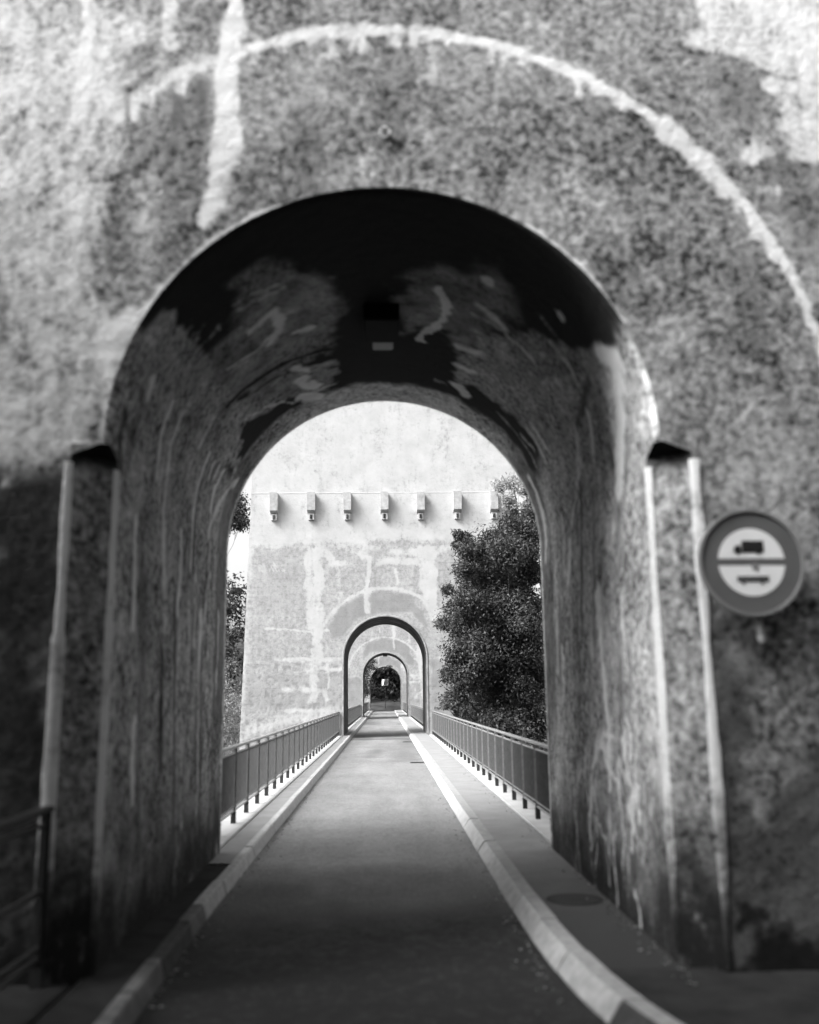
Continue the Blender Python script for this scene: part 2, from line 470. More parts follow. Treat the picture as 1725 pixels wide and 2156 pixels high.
# ---------------------------------------------------------------- strokes measured on the walls, in metres
F1=[
('P', 'L', [(-2.94, 6.63), (-2.18, 6.64), (-1.57, 6.19), (-1.76, 5.49), (-1.87, 4.68), (-1.89, 4.21), (-1.58, 4.14), (-1.59, 3.75), (-1.73, 3.43), (-1.76, 3.12), (-2.01, 3.04), (-2.25, 3.0), (-2.67, 3.12)], 0, 0.56, 0.16),
('P', 'L', [(-1.85, 4.01), (-1.49, 4.19), (-1.5, 4.09), (-1.68, 3.75), (-1.76, 3.46), (-1.85, 3.75)], 0, 0.95, 0.09),
('S', 'L', [(-2.06, 6.48), (-2.05, 6.18), (-2.05, 6.0)], 0.025, 0.95, 0.03),
('S', 'L', [(-2.05, 6.03), (-2.03, 5.85), (-2.05, 5.7), (-2.06, 5.52)], 0.068, 0.95, 0.03),
('S', 'L', [(-1.49, 6.49), (-1.47, 6.06)], 0.043, 0.6, 0.04),
('S', 'L', [(-1.02, 6.49), (-1.03, 6.19)], 0.043, 0.98, 0.03),
('S', 'L', [(-1.03, 6.23), (-1.07, 5.93), (-1.08, 5.64)], 0.099, 1.0, 0.03),
('S', 'L', [(-1.08, 5.75), (-1.06, 5.46), (-1.08, 5.17)], 0.081, 0.95, 0.04),
('S', 'L', [(-1.09, 5.21), (-1.1, 4.96), (-1.19, 4.75)], 0.05, 0.7, 0.05),
('P', 'L', [(2.19, 6.68), (3.41, 6.69), (3.32, 5.77), (2.79, 5.83), (2.53, 5.99), (2.1, 6.08), (2.28, 6.22)], 0, 0.62, 0.04),
('S', 'L', [(2.73, 5.77), (2.95, 5.74), (2.83, 5.59)], 0.068, 0.7, 0.04),
('P', 'L', [(2.78, 5.73), (3.33, 5.81), (3.26, 5.19), (2.8, 5.19), (2.76, 5.48)], 0, 0.6, 0.05),
('S', 'L', [(2.55, 5.24), (2.62, 5.28)], 0.074, 0.8, 0.04),
('S', 'L', [(2.58, 4.97), (2.71, 4.98)], 0.025, 0.5, 0.03),
('P', 'D', [(-2.6, 3.04), (-1.98, 3.09), (-1.95, 1.81), (-1.91, -0.07), (-2.36, -0.18)], 0, 0.8, 0.2),  # algae, with corner darkening painted in as well
('S', 'D', [(-2.52, 4.41), (-2.46, 3.69)], 0.043, 0.8, 0.03),
('P', 'D', [(-1.58, 5.62), (-1.32, 5.76), (-1.19, 5.75), (-1.2, 4.96), (-1.49, 4.21), (-1.87, 4.14), (-1.87, 4.68), (-1.66, 5.31)], 0, 0.22, 0.06),
('S', 'D', [(-1.4, 5.76), (-1.39, 5.49)], 0.037, 0.5, 0.05),
('S', 'D', [(-1.24, 5.76), (-1.22, 5.46)], 0.031, 0.5, 0.05),
('P', 'D', [(2.19, 5.99), (2.72, 5.85), (2.61, 5.33), (2.3, 5.58)], 0, 0.3, 0.08),
('P', 'D', [(1.99, 2.21), (2.22, 2.06), (2.25, 0.92), (2.77, 1.47), (2.64, -0.4), (1.98, -0.39), (1.94, 0.65)], 0, 0.55, 0.12),  # algae plus painted darkening of the lower right corner
('P', 'D', [(2.48, 5.33), (3.18, 5.05), (3.07, 3.94), (2.72, 4.62)], 0, 0.3, 0.1),
]
V1=[
('P', 'G', [(-1.35, 7.2), (-1.18, 6.47), (-0.88, 6.43), (-0.68, 6.68), (-0.45, 7.17), (-0.36, 7.7), (-0.41, 8.32), (-0.55, 8.78), (-1.01, 8.83), (-1.68, 8.43), (-1.79, 7.6), (-1.58, 7.16)], 0, 0.6, 0.1),
('P', 'G', [(0.19, 8.42), (0.08, 7.78), (0.17, 7.19), (0.46, 6.91), (0.64, 6.92), (0.85, 6.49), (1.1, 6.82), (1.27, 7.23), (0.99, 7.98), (0.73, 8.81), (0.54, 8.23)], 0, 0.55, 0.13),
('P', 'G', [(-1.74, 6.02), (-1.68, 6.47), (-1.62, 7.29), (-1.5, 8.87), (-1.97, 10.02), (-2.12, 8.67), (-2.02, 8.01), (-2.19, 6.3), (-2.06, 5.98)], 0, 0.9, 0.05),
('P', 'G', [(1.75, 6.76), (2.06, 6.09), (2.43, 6.13), (3.02, 5.75), (2.15, 9.4), (1.77, 9.18), (0.77, 9.33), (0.73, 8.55), (1.01, 7.74), (1.32, 7.25)], 0, 0.9, 0.05),
('P', 'G', [(-1.01, 8.83), (-0.52, 9.0), (-0.44, 9.49), (-0.62, 9.8), (-1.34, 9.42), (-1.68, 9.03), (-1.7, 8.52)], 0, 0.7, 0.04),
('S', 'L', [(-0.9, 7.35), (-1.02, 7.4), (-1.17, 7.44)], 0.05, 0.6, 0.03),
('S', 'L', [(-1.01, 7.79), (-1.17, 7.88), (-1.51, 7.77)], 0.025, 0.5, 0.02),
('S', 'L', [(-0.93, 7.41), (-0.93, 7.73), (-1.03, 7.93)], 0.06, 0.6, 0.03),
('S', 'L', [(-1.21, 6.86), (-0.94, 6.85)], 0.02, 0.3, 0.02),
('S', 'L', [(-0.79, 7.99), (-0.66, 8.02)], 0.05, 0.6, 0.03),
('S', 'L', [(-0.9, 8.79), (-0.77, 9.03)], 0.05, 0.6, 0.03),
('S', 'L', [(-0.89, 9.16), (-0.76, 9.56)], 0.06, 0.6, 0.03),
('S', 'L', [(-0.93, 9.63), (-0.76, 9.92)], 0.08, 0.7, 0.03),
('S', 'L', [(0.46, 7.35), (0.56, 7.68), (0.58, 7.87), (0.43, 8.2), (0.33, 8.55)], 0.035, 0.85, 0.02),
('S', 'L', [(0.83, 6.86), (0.85, 6.93)], 0.035, 0.8, 0.02),
('S', 'L', [(0.81, 7.36), (0.95, 7.47), (1.08, 7.53)], 0.05, 0.5, 0.03),
('S', 'L', [(0.74, 8.41), (0.89, 8.36)], 0.07, 0.6, 0.03),
('S', 'L', [(0.76, 8.91), (0.89, 8.88)], 0.07, 0.6, 0.03),
('S', 'L', [(0.78, 9.47), (0.9, 9.61)], 0.09, 0.7, 0.03),
('S', 'L', [(1.46, 6.59), (1.5, 6.63)], 0.035, 0.8, 0.02),
('S', 'L', [(-2.12, 6.48), (-2.22, 6.51)], 0.05, 0.6, 0.03),
('S', 'L', [(-2.11, 7.08), (-2.3, 7.11), (-2.66, 7.2)], 0.035, 0.95, 0.015),
('S', 'L', [(-2.11, 7.45), (-2.34, 7.44), (-2.59, 7.5)], 0.025, 0.95, 0.015),
('S', 'L', [(-2.12, 8.67), (-2.41, 8.64), (-2.82, 8.61), (-3.22, 8.55)], 0.03, 0.85, 0.02),
('S', 'L', [(-2.11, 8.97), (-2.29, 8.95)], 0.02, 0.7, 0.02),
('S', 'L', [(-2.04, 9.43), (-2.3, 9.33), (-2.67, 9.44)], 0.03, 0.8, 0.02),
('S', 'L', [(-2.08, 9.17), (-2.24, 9.16)], 0.02, 0.7, 0.02),
('S', 'L', [(-2.0, 10.12), (-2.38, 9.66), (-2.77, 9.41)], 0.06, 0.5, 0.03),
('S', 'L', [(-2.75, 9.54), (-3.17, 9.48), (-4.05, 9.12), (-5.35, 9.22)], 0.07, 0.35, 0.04),
('S', 'L', [(-3.35, 8.57), (-4.27, 8.61)], 0.05, 0.35, 0.03),
('S', 'L', [(-2.96, 7.56), (-4.46, 7.73)], 0.04, 0.3, 0.03),
('S', 'D', [(-3.49, 8.0), (-5.62, 8.26)], 0.05, 0.6, 0.03),
('S', 'D', [(-3.1, 6.82), (-5.11, 7.03)], 0.06, 0.4, 0.05),
('S', 'D', [(-4.02, 9.88), (-5.43, 9.99)], 0.08, 0.4, 0.04),
('S', 'L', [(1.93, 6.45), (2.07, 6.24), (2.44, 6.67), (2.88, 6.96)], 0.09, 0.7, 0.05),
('S', 'L', [(2.09, 7.3), (2.43, 7.55)], 0.03, 0.7, 0.02),
('S', 'L', [(2.71, 7.07), (3.18, 7.1), (2.98, 8.86), (3.25, 9.04)], 0.05, 0.0, 0.04),
('S', 'L', [(2.94, 8.85), (3.3, 9.01)], 0.07, 0.5, 0.03),
('S', 'L', [(2.12, 7.75), (2.78, 8.7)], 0.05, 0.4, 0.03),
('S', 'L', [(2.06, 6.66), (3.24, 7.19)], 0.07, 0.35, 0.05),
('S', 'L', [(2.17, 5.82), (2.55, 5.87), (2.78, 5.82)], 0.05, 0.7, 0.03),
('S', 'D', [(2.57, 8.22), (3.69, 8.46)], 0.04, 0.7, 0.02),
('S', 'D', [(2.71, 7.75), (3.92, 7.99)], 0.03, 0.6, 0.02),
('S', 'D', [(3.18, 7.59), (4.32, 7.76)], 0.04, 0.4, 0.03),
('S', 'D', [(1.96, 6.94), (2.12, 7.75)], 0.04, 0.6, 0.03),
('S', 'L', [(5.4, 8.55), (4.94, 8.25), (4.78, 8.0), (4.78, 7.77)], 0.02, 0.6, 0.015),
('S', 'L', [(5.01, 7.66), (4.84, 7.79), (4.73, 7.88), (4.67, 7.75), (4.72, 7.52)], 0.02, 0.65, 0.015),
('S', 'L', [(4.88, 7.79), (4.99, 7.42), (5.19, 7.32), (5.53, 7.32)], 0.02, 0.6, 0.015),
('S', 'L', [(4.7, 7.21), (4.96, 7.06), (5.15, 6.97), (5.43, 7.09)], 0.03, 0.55, 0.02),
('S', 'L', [(5.01, 6.81), (5.16, 7.1), (5.34, 6.94)], 0.04, 0.45, 0.03),
('S', 'L', [(5.71, 8.52), (5.41, 8.26), (5.48, 7.93), (5.82, 7.84)], 0.02, 0.5, 0.015),
('S', 'L', [(5.44, 7.68), (5.92, 7.63)], 0.02, 0.5, 0.015),
('S', 'L', [(5.17, 9.01), (5.03, 8.83), (5.01, 8.56)], 0.02, 0.4, 0.015),
('S', 'L', [(5.73, 7.03), (5.97, 6.95)], 0.03, 0.5, 0.02),
('S', 'L', [(4.85, 7.39), (5.08, 6.89)], 0.03, 0.35, 0.03),
('S', 'D', [(-1.66, 8.39), (-1.3, 8.46), (-0.88, 8.56), (-0.5, 8.69)], 0.05, 0.9, 0.02),
('S', 'D', [(-0.53, 9.2), (-0.23, 9.2), (0.11, 9.18), (0.45, 9.27), (0.54, 9.45)], 0.05, 0.8, 0.02),
('S', 'L', [(-1.53, 9.03), (-1.15, 9.48), (-0.8, 10.0)], 0.02, 0.45, 0.015),
('S', 'L', [(-1.55, 9.08), (-1.77, 9.3), (-2.12, 9.63)], 0.02, 0.4, 0.02),
('S', 'L', [(2.0, 9.64), (1.7, 9.57), (1.32, 9.5)], 0.03, 0.35, 0.02),
]
F2=[
('P', 'L', [(-6.54, 15.58), (8.41, 15.54), (8.09, 8.26), (1.86, 8.2), (-2.27, 8.12), (-6.37, 8.05)], 0, 0.8, 0.2),
('S', 'L', [(-5.55, 8.04), (-0.21, 8.0)], 0.083, 0.5, 0.1),
('S', 'L', [(-5.43, 7.21), (-4.31, 7.2)], 0.062, 0.6, 0.06),
('P', 'L', [(-3.5, 7.92), (-2.64, 7.91), (-2.61, 4.33), (-2.87, 1.36), (-3.23, 1.36), (-3.16, 4.14), (-3.43, 4.95)], 0, 0.7, 0.08),
('S', 'L', [(-3.29, 7.92), (-3.27, 5.76)], 0.042, 0.9, 0.04),
('S', 'L', [(-3.05, 7.92), (-3.03, 5.75)], 0.031, 0.9, 0.04),
('S', 'L', [(-2.84, 7.92), (-2.83, 5.75)], 0.031, 0.9, 0.04),
('S', 'L', [(-2.47, 7.71), (-2.26, 7.19), (-1.85, 7.18)], 0.104, 0.8, 0.1),
('S', 'L', [(-1.65, 8.32), (-0.82, 8.21), (-0.93, 7.59)], 0.125, 0.8, 0.1),
('S', 'L', [(-1.44, 7.8), (-0.66, 7.59), (-0.71, 6.25), (-0.79, 5.12)], 0.083, 0.8, 0.07),
('S', 'L', [(-2.02, 6.98), (-1.95, 5.75)], 0.083, 0.5, 0.08),
('S', 'L', [(-0.21, 7.27), (0.82, 7.37), (1.64, 7.26)], 0.125, 0.8, 0.1),
('S', 'L', [(0.41, 7.79), (1.23, 7.68)], 0.104, 0.7, 0.1),
('S', 'L', [(0.51, 6.96), (0.56, 6.34)], 0.031, 0.7, 0.05),
('P', 'L', [(1.4, 7.99), (2.23, 7.98), (2.28, 5.91), (2.31, 4.29), (1.91, 4.9), (1.62, 5.92), (1.46, 6.13)], 0, 0.85, 0.08),
('S', 'L', [(2.27, 7.77), (2.89, 7.98), (3.92, 7.76)], 0.104, 0.6, 0.1),
('S', 'L', [(-5.08, 4.46), (-2.45, 4.33)], 0.031, 0.8, 0.05),
('S', 'L', [(-4.25, 3.19), (-2.24, 3.09)], 0.031, 0.8, 0.06),
('S', 'L', [(-3.45, 2.78), (-1.8, 2.77)], 0.042, 0.8, 0.06),
('S', 'L', [(-4.65, 3.15), (-3.45, 3.04)], 0.031, 0.6, 0.05),
('S', 'L', [(-4.24, 2.0), (-2.64, 1.85), (-2.44, 1.55)], 0.062, 0.7, 0.1),
('S', 'L', [(-4.22, 1.08), (-2.43, 1.0)], 0.042, 0.8, 0.08),
('S', 'L', [(-5.43, 7.0), (-4.3, 6.89)], 0.031, 0.6, 0.06),
('S', 'L', [(-2.44, 2.93), (-2.42, 1.55)], 0.021, 0.6, 0.04),
('S', 'L', [(-5.79, 0.23), (-4.42, 0.6), (-2.24, 0.96)], 0.104, 0.6, 0.2),
('P', 'D', [(-2.25, 4.73), (-1.95, 5.44), (-1.03, 5.94), (0.09, 6.14), (1.21, 5.82), (1.71, 5.1), (1.8, 4.29), (1.2, 5.11), (0.02, 5.12), (-1.14, 4.92), (-1.74, 4.12), (-2.35, 4.03), (-2.45, 4.53)], 0, 0.45, 0.08),
('P', 'D', [(-5.55, 7.83), (-3.5, 7.71), (-3.47, 5.15), (-5.49, 4.96)], 0, 0.12, 0.2),
('P', 'D', [(-5.64, 2.57), (-1.84, 2.53), (-1.84, 0.96), (-6.01, 1.0)], 0, 0.25, 0.2),
('P', 'D', [(1.88, 2.99), (3.0, 2.97), (2.95, 0.51), (1.84, 0.13)], 0, 0.4, 0.1),
]

RINGARC = [(RING * math.cos(math.pi * k / 40), SP + RING * math.sin(math.pi * k / 40)) for k in range(41)]
def ring_strokes(w, k0=0, k1=40, s=.9, soft=.02): return [('S', 'L', RINGARC[k0:k1 + 1], w, s, soft)]

# ---------------------------------------------------------------- piers
def front_patches(Y, rs, nleg, narc, ch, flip=False, zs0=-.5, bev=.03):
    out = []
    zleg = np.linspace(zs0, SP if ch == 0 else SP, nleg)
    for s in (-1, 1):
        V = []
        for z in zleg:
            x0 = W + ch; xm = half(z)
            tt = (rs - rs[0]) / (rs[-1] - rs[0])
            x = x0 + (rs - rs[0]); x = np.where(x > xm, xm, x)
            x = x0 + (rs - rs[0]) * np.minimum(1, 1) if rs[-1] - rs[0] <= xm - x0 else x0 + (xm - x0) * np.where((rs - rs[0]) < 3, (rs - rs[0]) / (xm - x0), 3 / (xm - x0) + (1 - 3 / (xm - x0)) * ((rs - rs[0] - 3) / (rs[-1] - rs[0] - 3)))
            V.append(np.stack([s * x, np.full_like(x, Y), np.full_like(x, z)], -1))
        out.append((np.array(V), s > 0))
    # arc
    angs = np.unique(np.concatenate([np.linspace(0, math.pi, narc), [math.atan2(Z_TOP - SP, half(Z_TOP)), math.pi - math.atan2(Z_TOP - SP, half(Z_TOP))]]))
    V = []
    for a in angs:
        c, sn = math.cos(a), math.sin(a)
        # distance to the outline of the pier
        cand = []
        if sn > 1e-6: cand.append((Z_TOP - SP) / sn)
        if abs(c) > 1e-6:
            # |c| r = 6.08 - .026 (SP + sn r)
            cand.append((6.08 - .026 * SP) / (abs(c) + .026 * sn))
        R = min(cand)
        r0 = W + bev
        q = rs - rs[0]
        r = np.where(q < 3, r0 + q, r0 + 3 + (R - r0 - 3) * (q - 3) / (q[-1] - 3))
        V.append(np.stack([c * r, np.full_like(r, Y), SP + sn * r], -1))
    out.append((np.array(V), False))
    return out

def build_pier(idx, Y, label, dense):
    root = empty('bridge_pier', (0, 0, 0))
    tag(root, label, 'bridge pier', 'concrete piers with an arched passage in line')
    first = idx == 0
    ch = .23 if first else 0.0
    if first:
        rs = W + np.concatenate([np.arange(0, 3.01, .022), np.linspace(3.2, 18, 14)])
        nleg, narc = 150, 330
    elif idx == 1:
        rs = W + np.concatenate([np.arange(0, 3.01, .055), np.arange(3.15, 9, .13), np.linspace(9.5, 18, 10)])
        nleg, narc = 60, 260
    else:
        rs = W + np.concatenate([np.arange(0, 3.01, .12), np.linspace(3.5, 18, 14)])
        nleg, narc = 30, 90
    # front face
    Vs, Fs, base = [], [], 0
    for (P, fl) in front_patches(Y, rs, nleg, narc, ch):
        a, b = P.shape[:2]
        Fs.append(grid_faces(a, b, base, flip=not fl)); Vs.append(P.reshape(-1, 3)); base += a * b
    V = np.concatenate(Vs); Fq = np.concatenate(Fs)
    P2 = V[:, [0, 2]]
    if first:
        rg = random.Random(3)
        dr = []
        for q in range(70):
            an = rg.uniform(.15, 2.3); x = RING * math.cos(an); z = SP + RING * math.sin(an); ln = rg.uniform(.03, .16)
            dr.append(('S', 'L', [(x, z + .02), (x + rg.uniform(-.01, .01), z - ln)], rg.uniform(.01, .04), rg.uniform(.4, .85), .02))
        for q in range(26):
            x = rg.uniform(-2.7, 2.7); z = rg.uniform(3.2, 6.4); ln = rg.uniform(.2, .8)
            dr.append(('S', rg.choice('LD'), [(x, z), (x + rg.uniform(-.03, .03), z - ln)], rg.uniform(.02, .1), rg.uniform(.15, .35), .06))
        ea = [((W + .035) * math.cos(math.pi * k / 60), SP + (W + .035) * math.sin(math.pi * k / 60)) for k in range(61)]
        dr += [('S', 'L', ea[9:20], .012, .6, .02), ('S', 'L', ea[38:61], .02, .6, .03), ('S', 'L', ea[20:38], .008, .3, .02)]  # bright edge reflection along the arch painted as pale strokes
        dr += [('P', 'D', [(1.9, -.6), (2.1, .35), (2.5, .2), (3.5, .9), (6, 1.2), (6, -.6)], 0, 1, .12), ('P', 'D', [(-1.9, -.6), (-1.95, .5), (-2.3, .3), (-3, .9), (-6, 1.2), (-6, -.6)], 0, 1, .12)]
        L = paint(P2, F1 + dr, 'L'); L = np.maximum(L, paint(P2, ring_strokes(.022, 1, 12, .85) + ring_strokes(.036, 11, 19, .85) + ring_strokes(.042, 18, 25, .75, .03) + ring_strokes(.03, 25, 30, .5, .05), 'L', .06, 7))
        L = np.maximum(L, paint(P2, [('S', 'L', RINGARC[9:12], .09, .8, .03)], 'L', .03))
        Dk = paint(P2, F1 + dr, 'D')
        r = np.hypot(P2[:, 0], P2[:, 1] - SP)
        amp = .006
        V[:, 1] += (fbm(V[:, 0], V[:, 2], V[:, 0] * 0, 17, 3, 2) * 2 * amp)
        V[:, 1] += .012 * fbm(V[:, 0], V[:, 2], V[:, 0] * 0, 1.6, 2, 8)
    else:
        f2 = F2 + [('S', 'L', [(-RING, 3.16), (-W, 3.16)], .02, .6, .05), ('S', 'L', [(W, 3.16), (RING, 3.16)], .02, .6, .05)]
        if idx > 1:
            rg = random.Random(idx)
            f2 = [(s[0], s[1], [((x if idx == 3 else -x) * rg.uniform(.92, 1.0), z * rg.uniform(.96, 1.04)) for x, z in s[2]], s[3], s[4], s[5]) for s in F2 if rg.random() < .8] + f2[-2:]
        L = np.maximum(paint(P2, f2, 'L', .25, 2.2, 5 + idx), paint(P2, ring_strokes(.05, 0, 40, .7, .06), 'L', .08, 3))
        L = np.maximum(L, .6 * sstep(.35, .05, np.abs(np.abs(P2[:, 0]) - half(P2[:, 1]))))
        Dk = paint(P2, f2, 'D', .25, 2.2, 6 + idx)
        low = 1 - sstep(2.9, 3.3, P2[:, 1])
        V[:, 1] += low * .02 * fbm(V[:, 0], V[:, 2], V[:, 0] * 0, 7, 2, 4) + .01 * fbm(V[:, 0], V[:, 2], V[:, 0] * 0, 3, 2, 4)
        Dk = np.maximum(Dk, low * .5 * sstep(.02, .25, fbm(V[:, 0], V[:, 2], V[:, 0] * 0, 7, 2, 4)))
    mesh_obj('front_face', V, Fq, M_WALL if first else M_FAR, root, smooth=True, attrs={'light': L, 'dark': Dk})
    # passage lining: legs, vault
    step = .03 if first else .15
    Vs, Fs, base = [], [], 0
    legs = np.arange(0, 3.72, .035 if first else .12)
    for s in (-1, 1):
        yv = np.linspace(Y + (ch if ch else 0), Y + THICK, int(THICK / step))
        P = np.zeros((len(legs), len(yv), 3)); U = np.zeros((len(legs), len(yv), 2))
        P[..., 0] = s * W; P[..., 1] = yv[None]; P[..., 2] = SP - legs[:, None]
        U[..., 0] = s * (LC + legs[:, None]); U[..., 1] = yv[None] - Y + 5.9
        Vs.append((P.reshape(-1, 3), U.reshape(-1, 2), np.tile([-s, 0, 0], (P.shape[0] * P.shape[1], 1)))); Fs.append(grid_faces(*P.shape[:2], base, flip=s > 0)); base += P.shape[0] * P.shape[1]
    us = np.linspace(-LC, LC, 190 if first else 60)
    yv = np.concatenate([[Y, Y + .008], np.linspace(Y + .03, Y + THICK, int(THICK / step))])
    P = np.zeros((len(us), len(yv), 3)); U = np.zeros((len(us), len(yv), 2))
    a = us / W
    R = np.where(np.arange(len(yv)) == 0, W + .03, np.where(np.arange(len(yv)) == 1, W + .01, W))
    P[..., 0] = np.sin(a)[:, None] * R[None]; P[..., 2] = SP + np.cos(a)[:, None] * R[None]; P[..., 1] = yv[None]
    U[..., 0] = us[:, None]; U[..., 1] = yv[None] - Y + 5.9
    N = np.zeros_like(P); N[..., 0] = -np.sin(a)[:, None]; N[..., 2] = -np.cos(a)[:, None]
    Vs.append((P.reshape(-1, 3), U.reshape(-1, 2), N.reshape(-1, 3))); Fs.append(grid_faces(*P.shape[:2], base, flip=False)); base += P.shape[0] * P.shape[1]
    V = np.concatenate([q[0] for q in Vs]); U = np.concatenate([q[1] for q in Vs]); N = np.concatenate([q[2] for q in Vs]); Fq = np.concatenate(Fs)
    if first:
        rg = random.Random(8)
        V2 = list(V1)
        for q in range(44):
            s_ = rg.choice((-1, 1)); y = rg.uniform(6.1, 10.3); u = rg.uniform(2.0, 4.6); ln = rg.uniform(.15, 1.0)
            pts = [(s_ * u, y), (s_ * (u + ln * .4), y + rg.uniform(-.04, .04)), (s_ * (u + ln), y + rg.uniform(-.06, .06))]
            V2.append(('S', rg.choice('LLD'), pts, rg.uniform(.008, .07), rg.uniform(.25, .7), rg.uniform(.01, .05)))
        for q in range(46):
            y = rg.uniform(6.7, 8.7); u = rg.uniform(4.5, 5.4); ln = rg.uniform(.1, .5)
            pts = [(u, y), (u + ln * .5, y + rg.uniform(-.09, .09)), (u + ln, y + rg.uniform(-.1, .1))]
            V2.append(('S', 'L', pts, rg.uniform(.006, .03), rg.uniform(.25, .55), .015))
        for q in range(26):
            s_ = rg.choice((-1, 1)); u = rg.uniform(.5, 1.9); y = rg.uniform(6.7, 9.8)
            V2.append(('S', 'L', [(s_ * u, y), (s_ * (u + rg.uniform(.05, .4)), y + rg.uniform(-.05, .1))], rg.uniform(.01, .05), rg.uniform(.2, .5), .025))
        L = np.minimum(1.15, 1.35 * paint(U, V2, 'L', .13, 7)); Dk = paint(U, V2, 'D', .07, 7)
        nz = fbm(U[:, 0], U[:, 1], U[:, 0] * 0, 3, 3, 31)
        soot_shade = (1 - sstep(1.85, 2.2, np.abs(U[:, 0]) + nz * .4)) * (1 - sstep(9.75, 10.0, U[:, 1] + nz * .3))  # dark crown paints the soffit's shade along with soot
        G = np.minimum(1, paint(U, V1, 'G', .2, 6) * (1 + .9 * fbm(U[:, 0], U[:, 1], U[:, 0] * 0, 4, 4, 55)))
        Dk = np.maximum(Dk, soot_shade * (1 - G))
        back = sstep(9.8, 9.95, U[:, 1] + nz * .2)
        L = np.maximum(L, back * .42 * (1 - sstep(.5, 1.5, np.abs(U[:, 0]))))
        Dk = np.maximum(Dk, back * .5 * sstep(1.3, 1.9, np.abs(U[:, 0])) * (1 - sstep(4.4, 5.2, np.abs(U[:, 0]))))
        rim = sstep(10.44, 10.52, U[:, 1])  # light caught by the back edge, painted as a pale line
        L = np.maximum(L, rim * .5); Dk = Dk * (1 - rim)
        low = sstep(4.5, 6.2, np.abs(U[:, 0]) + nz * .8)       # darker tone along the foot of the walls
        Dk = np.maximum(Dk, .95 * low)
        stv = fbm(U[:, 1] * 2.6 + .5 * nz, U[:, 0] * .8, U[:, 0] * 0, 1.0, 4, 77)
        wall = sstep(2.0, 2.6, np.abs(U[:, 0]))
        L = np.maximum(L, wall * .38 * sstep(.05, .32, stv)); Dk = np.maximum(Dk, wall * .5 * sstep(.05, .3, -stv))
        V = V + N * (fbm(V[:, 0], V[:, 1], V[:, 2], 15, 3, 12) * .012)[:, None]
    else:
        nz = fbm(U[:, 0], U[:, 1], U[:, 0] * 0, 2, 3, 31 + idx)
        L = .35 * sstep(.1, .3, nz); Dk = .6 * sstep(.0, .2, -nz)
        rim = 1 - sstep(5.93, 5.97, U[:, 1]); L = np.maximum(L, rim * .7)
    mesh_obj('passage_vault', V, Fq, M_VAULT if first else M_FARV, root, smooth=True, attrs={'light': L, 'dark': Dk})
    # chamfered corners with a sloping stop
    if first:
        for s in (-1, 1):
            x0, x1, y0, y1 = s * W, s * (W + ch), Y + ch, Y
            za, zb, zc = SP - .06, SP - .07, SP + .02
            nz_, nk = 130, 9
            P = np.zeros((nz_, nk, 3))
            k = np.linspace(0, 1, nk)
            top = za + (zb - za) * k
            zz = np.linspace(0, 1, nz_)
            P[..., 0] = x0 + (x1 - x0) * k[None]; P[..., 1] = y0 + (y1 - y0) * k[None]
            P[..., 2] = -.5 + (top[None] + .5) * zz[:, None]
            V = P.reshape(-1, 3)
            nn = fbm(V[:, 0], V[:, 1], V[:, 2], 16, 3, 14) * .02
            V[:, 0] += s * nn * .7; V[:, 1] += nn * .7
            Pk = V[:, [0, 2]]
            Dk = np.maximum(sstep(1.2, .1, V[:, 2] + nn * 20), .9 * sstep(SP - .2, SP - .06, V[:, 2] + nn * 5))  # dark foot; at the head the shade under the stop is painted
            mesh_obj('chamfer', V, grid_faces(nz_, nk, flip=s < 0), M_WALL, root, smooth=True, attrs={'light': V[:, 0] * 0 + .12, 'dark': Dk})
            A, B, C = (x0, Y, zc), (x1, Y, zb), (x0, y0, za)
            v = [A, B, C, (x1, Y, SP), (x0, y0, SP)]
            mesh_obj('chamfer_stop', v, [(0, 1, 2)], M_STOP_SHADE, root); mesh_obj('chamfer_shoulder', v, [(0, 3, 1), (0, 2, 4)], M_WALL, root)
            # smooth plaster strips along both edges of the chamfer
            for which in (0, 1):
                V = []; n = 80
                for i in range(n):
                    z = -.3 + (SP - .12 + .3) * i / (n - 1)
                    w = .036 + .02 * fbm(np.array([z]), np.array([which * 3.0 + s]), np.array([0.]), 2.5, 3, 40)[0] * 2
                    w = max(w, .014); w += .016 if (s < 0 and which == 1 and z < 2.0) else 0
                    if which == 0: V += [(x0 - s * .006, y0 + .012 + w, z), (x0 - s * .009, y0 - .004, z), (x0 + s * w * .55, y0 - w * .55 - .009, z)]
                    else: V += [(x1 + s * (w + .006), Y - .012, z), (x1 + s * .002, Y - .017, z), (x1 - s * w * .55, Y + w * .55 - .012, z)]
                fs = []
                for i in range(n - 1):
                    for k2 in range(2):
                        b = 3 * i + k2; q = (b, b + 1, b + 4, b + 3); fs.append(q)
                Va = np.array(V); zf = Va[:, 2]
                nzz = fbm(Va[:, 0], Va[:, 1], zf, 2.2, 4, 61)
                mesh_obj('edge_strip', V, fs, M_WALL, root, smooth=True, attrs={'light': np.clip((.78 + nzz) * sstep(-.1, 1.3, zf + nzz), .1, 1), 'dark': sstep(1.0, -.1, zf + nzz)})
        # small eyebolt over the crown
        e = MB().tube([(0.02, Y + .02, 5.39), (0.02, Y - .05, 5.39)], [.028, .024], 10)
        ring = [(0.02 + .035 * math.cos(q * math.pi / 6), Y - .055, 5.36 + .035 * math.sin(q * math.pi / 6)) for q in range(13)]
        e.tube(ring, .009, 6, cap=False); e.build('eyebolt', M_STRIP, root)
    else:
        # moulded rim round the passage mouth
        V = []; prof = [(0.0, -.02), (.035, -.03), (.07, -.018), (.08, .004)]
        path = [(-1, -.4), ] ; ring = []
        for z in np.linspace(-.3, SP, 14): ring.append((-1, 0, z))
        for k in range(1, 40): ring.append((0, math.pi - math.pi * k / 40, 0))
        for z in np.linspace(SP, -.3, 14): ring.append((1, 0, z))
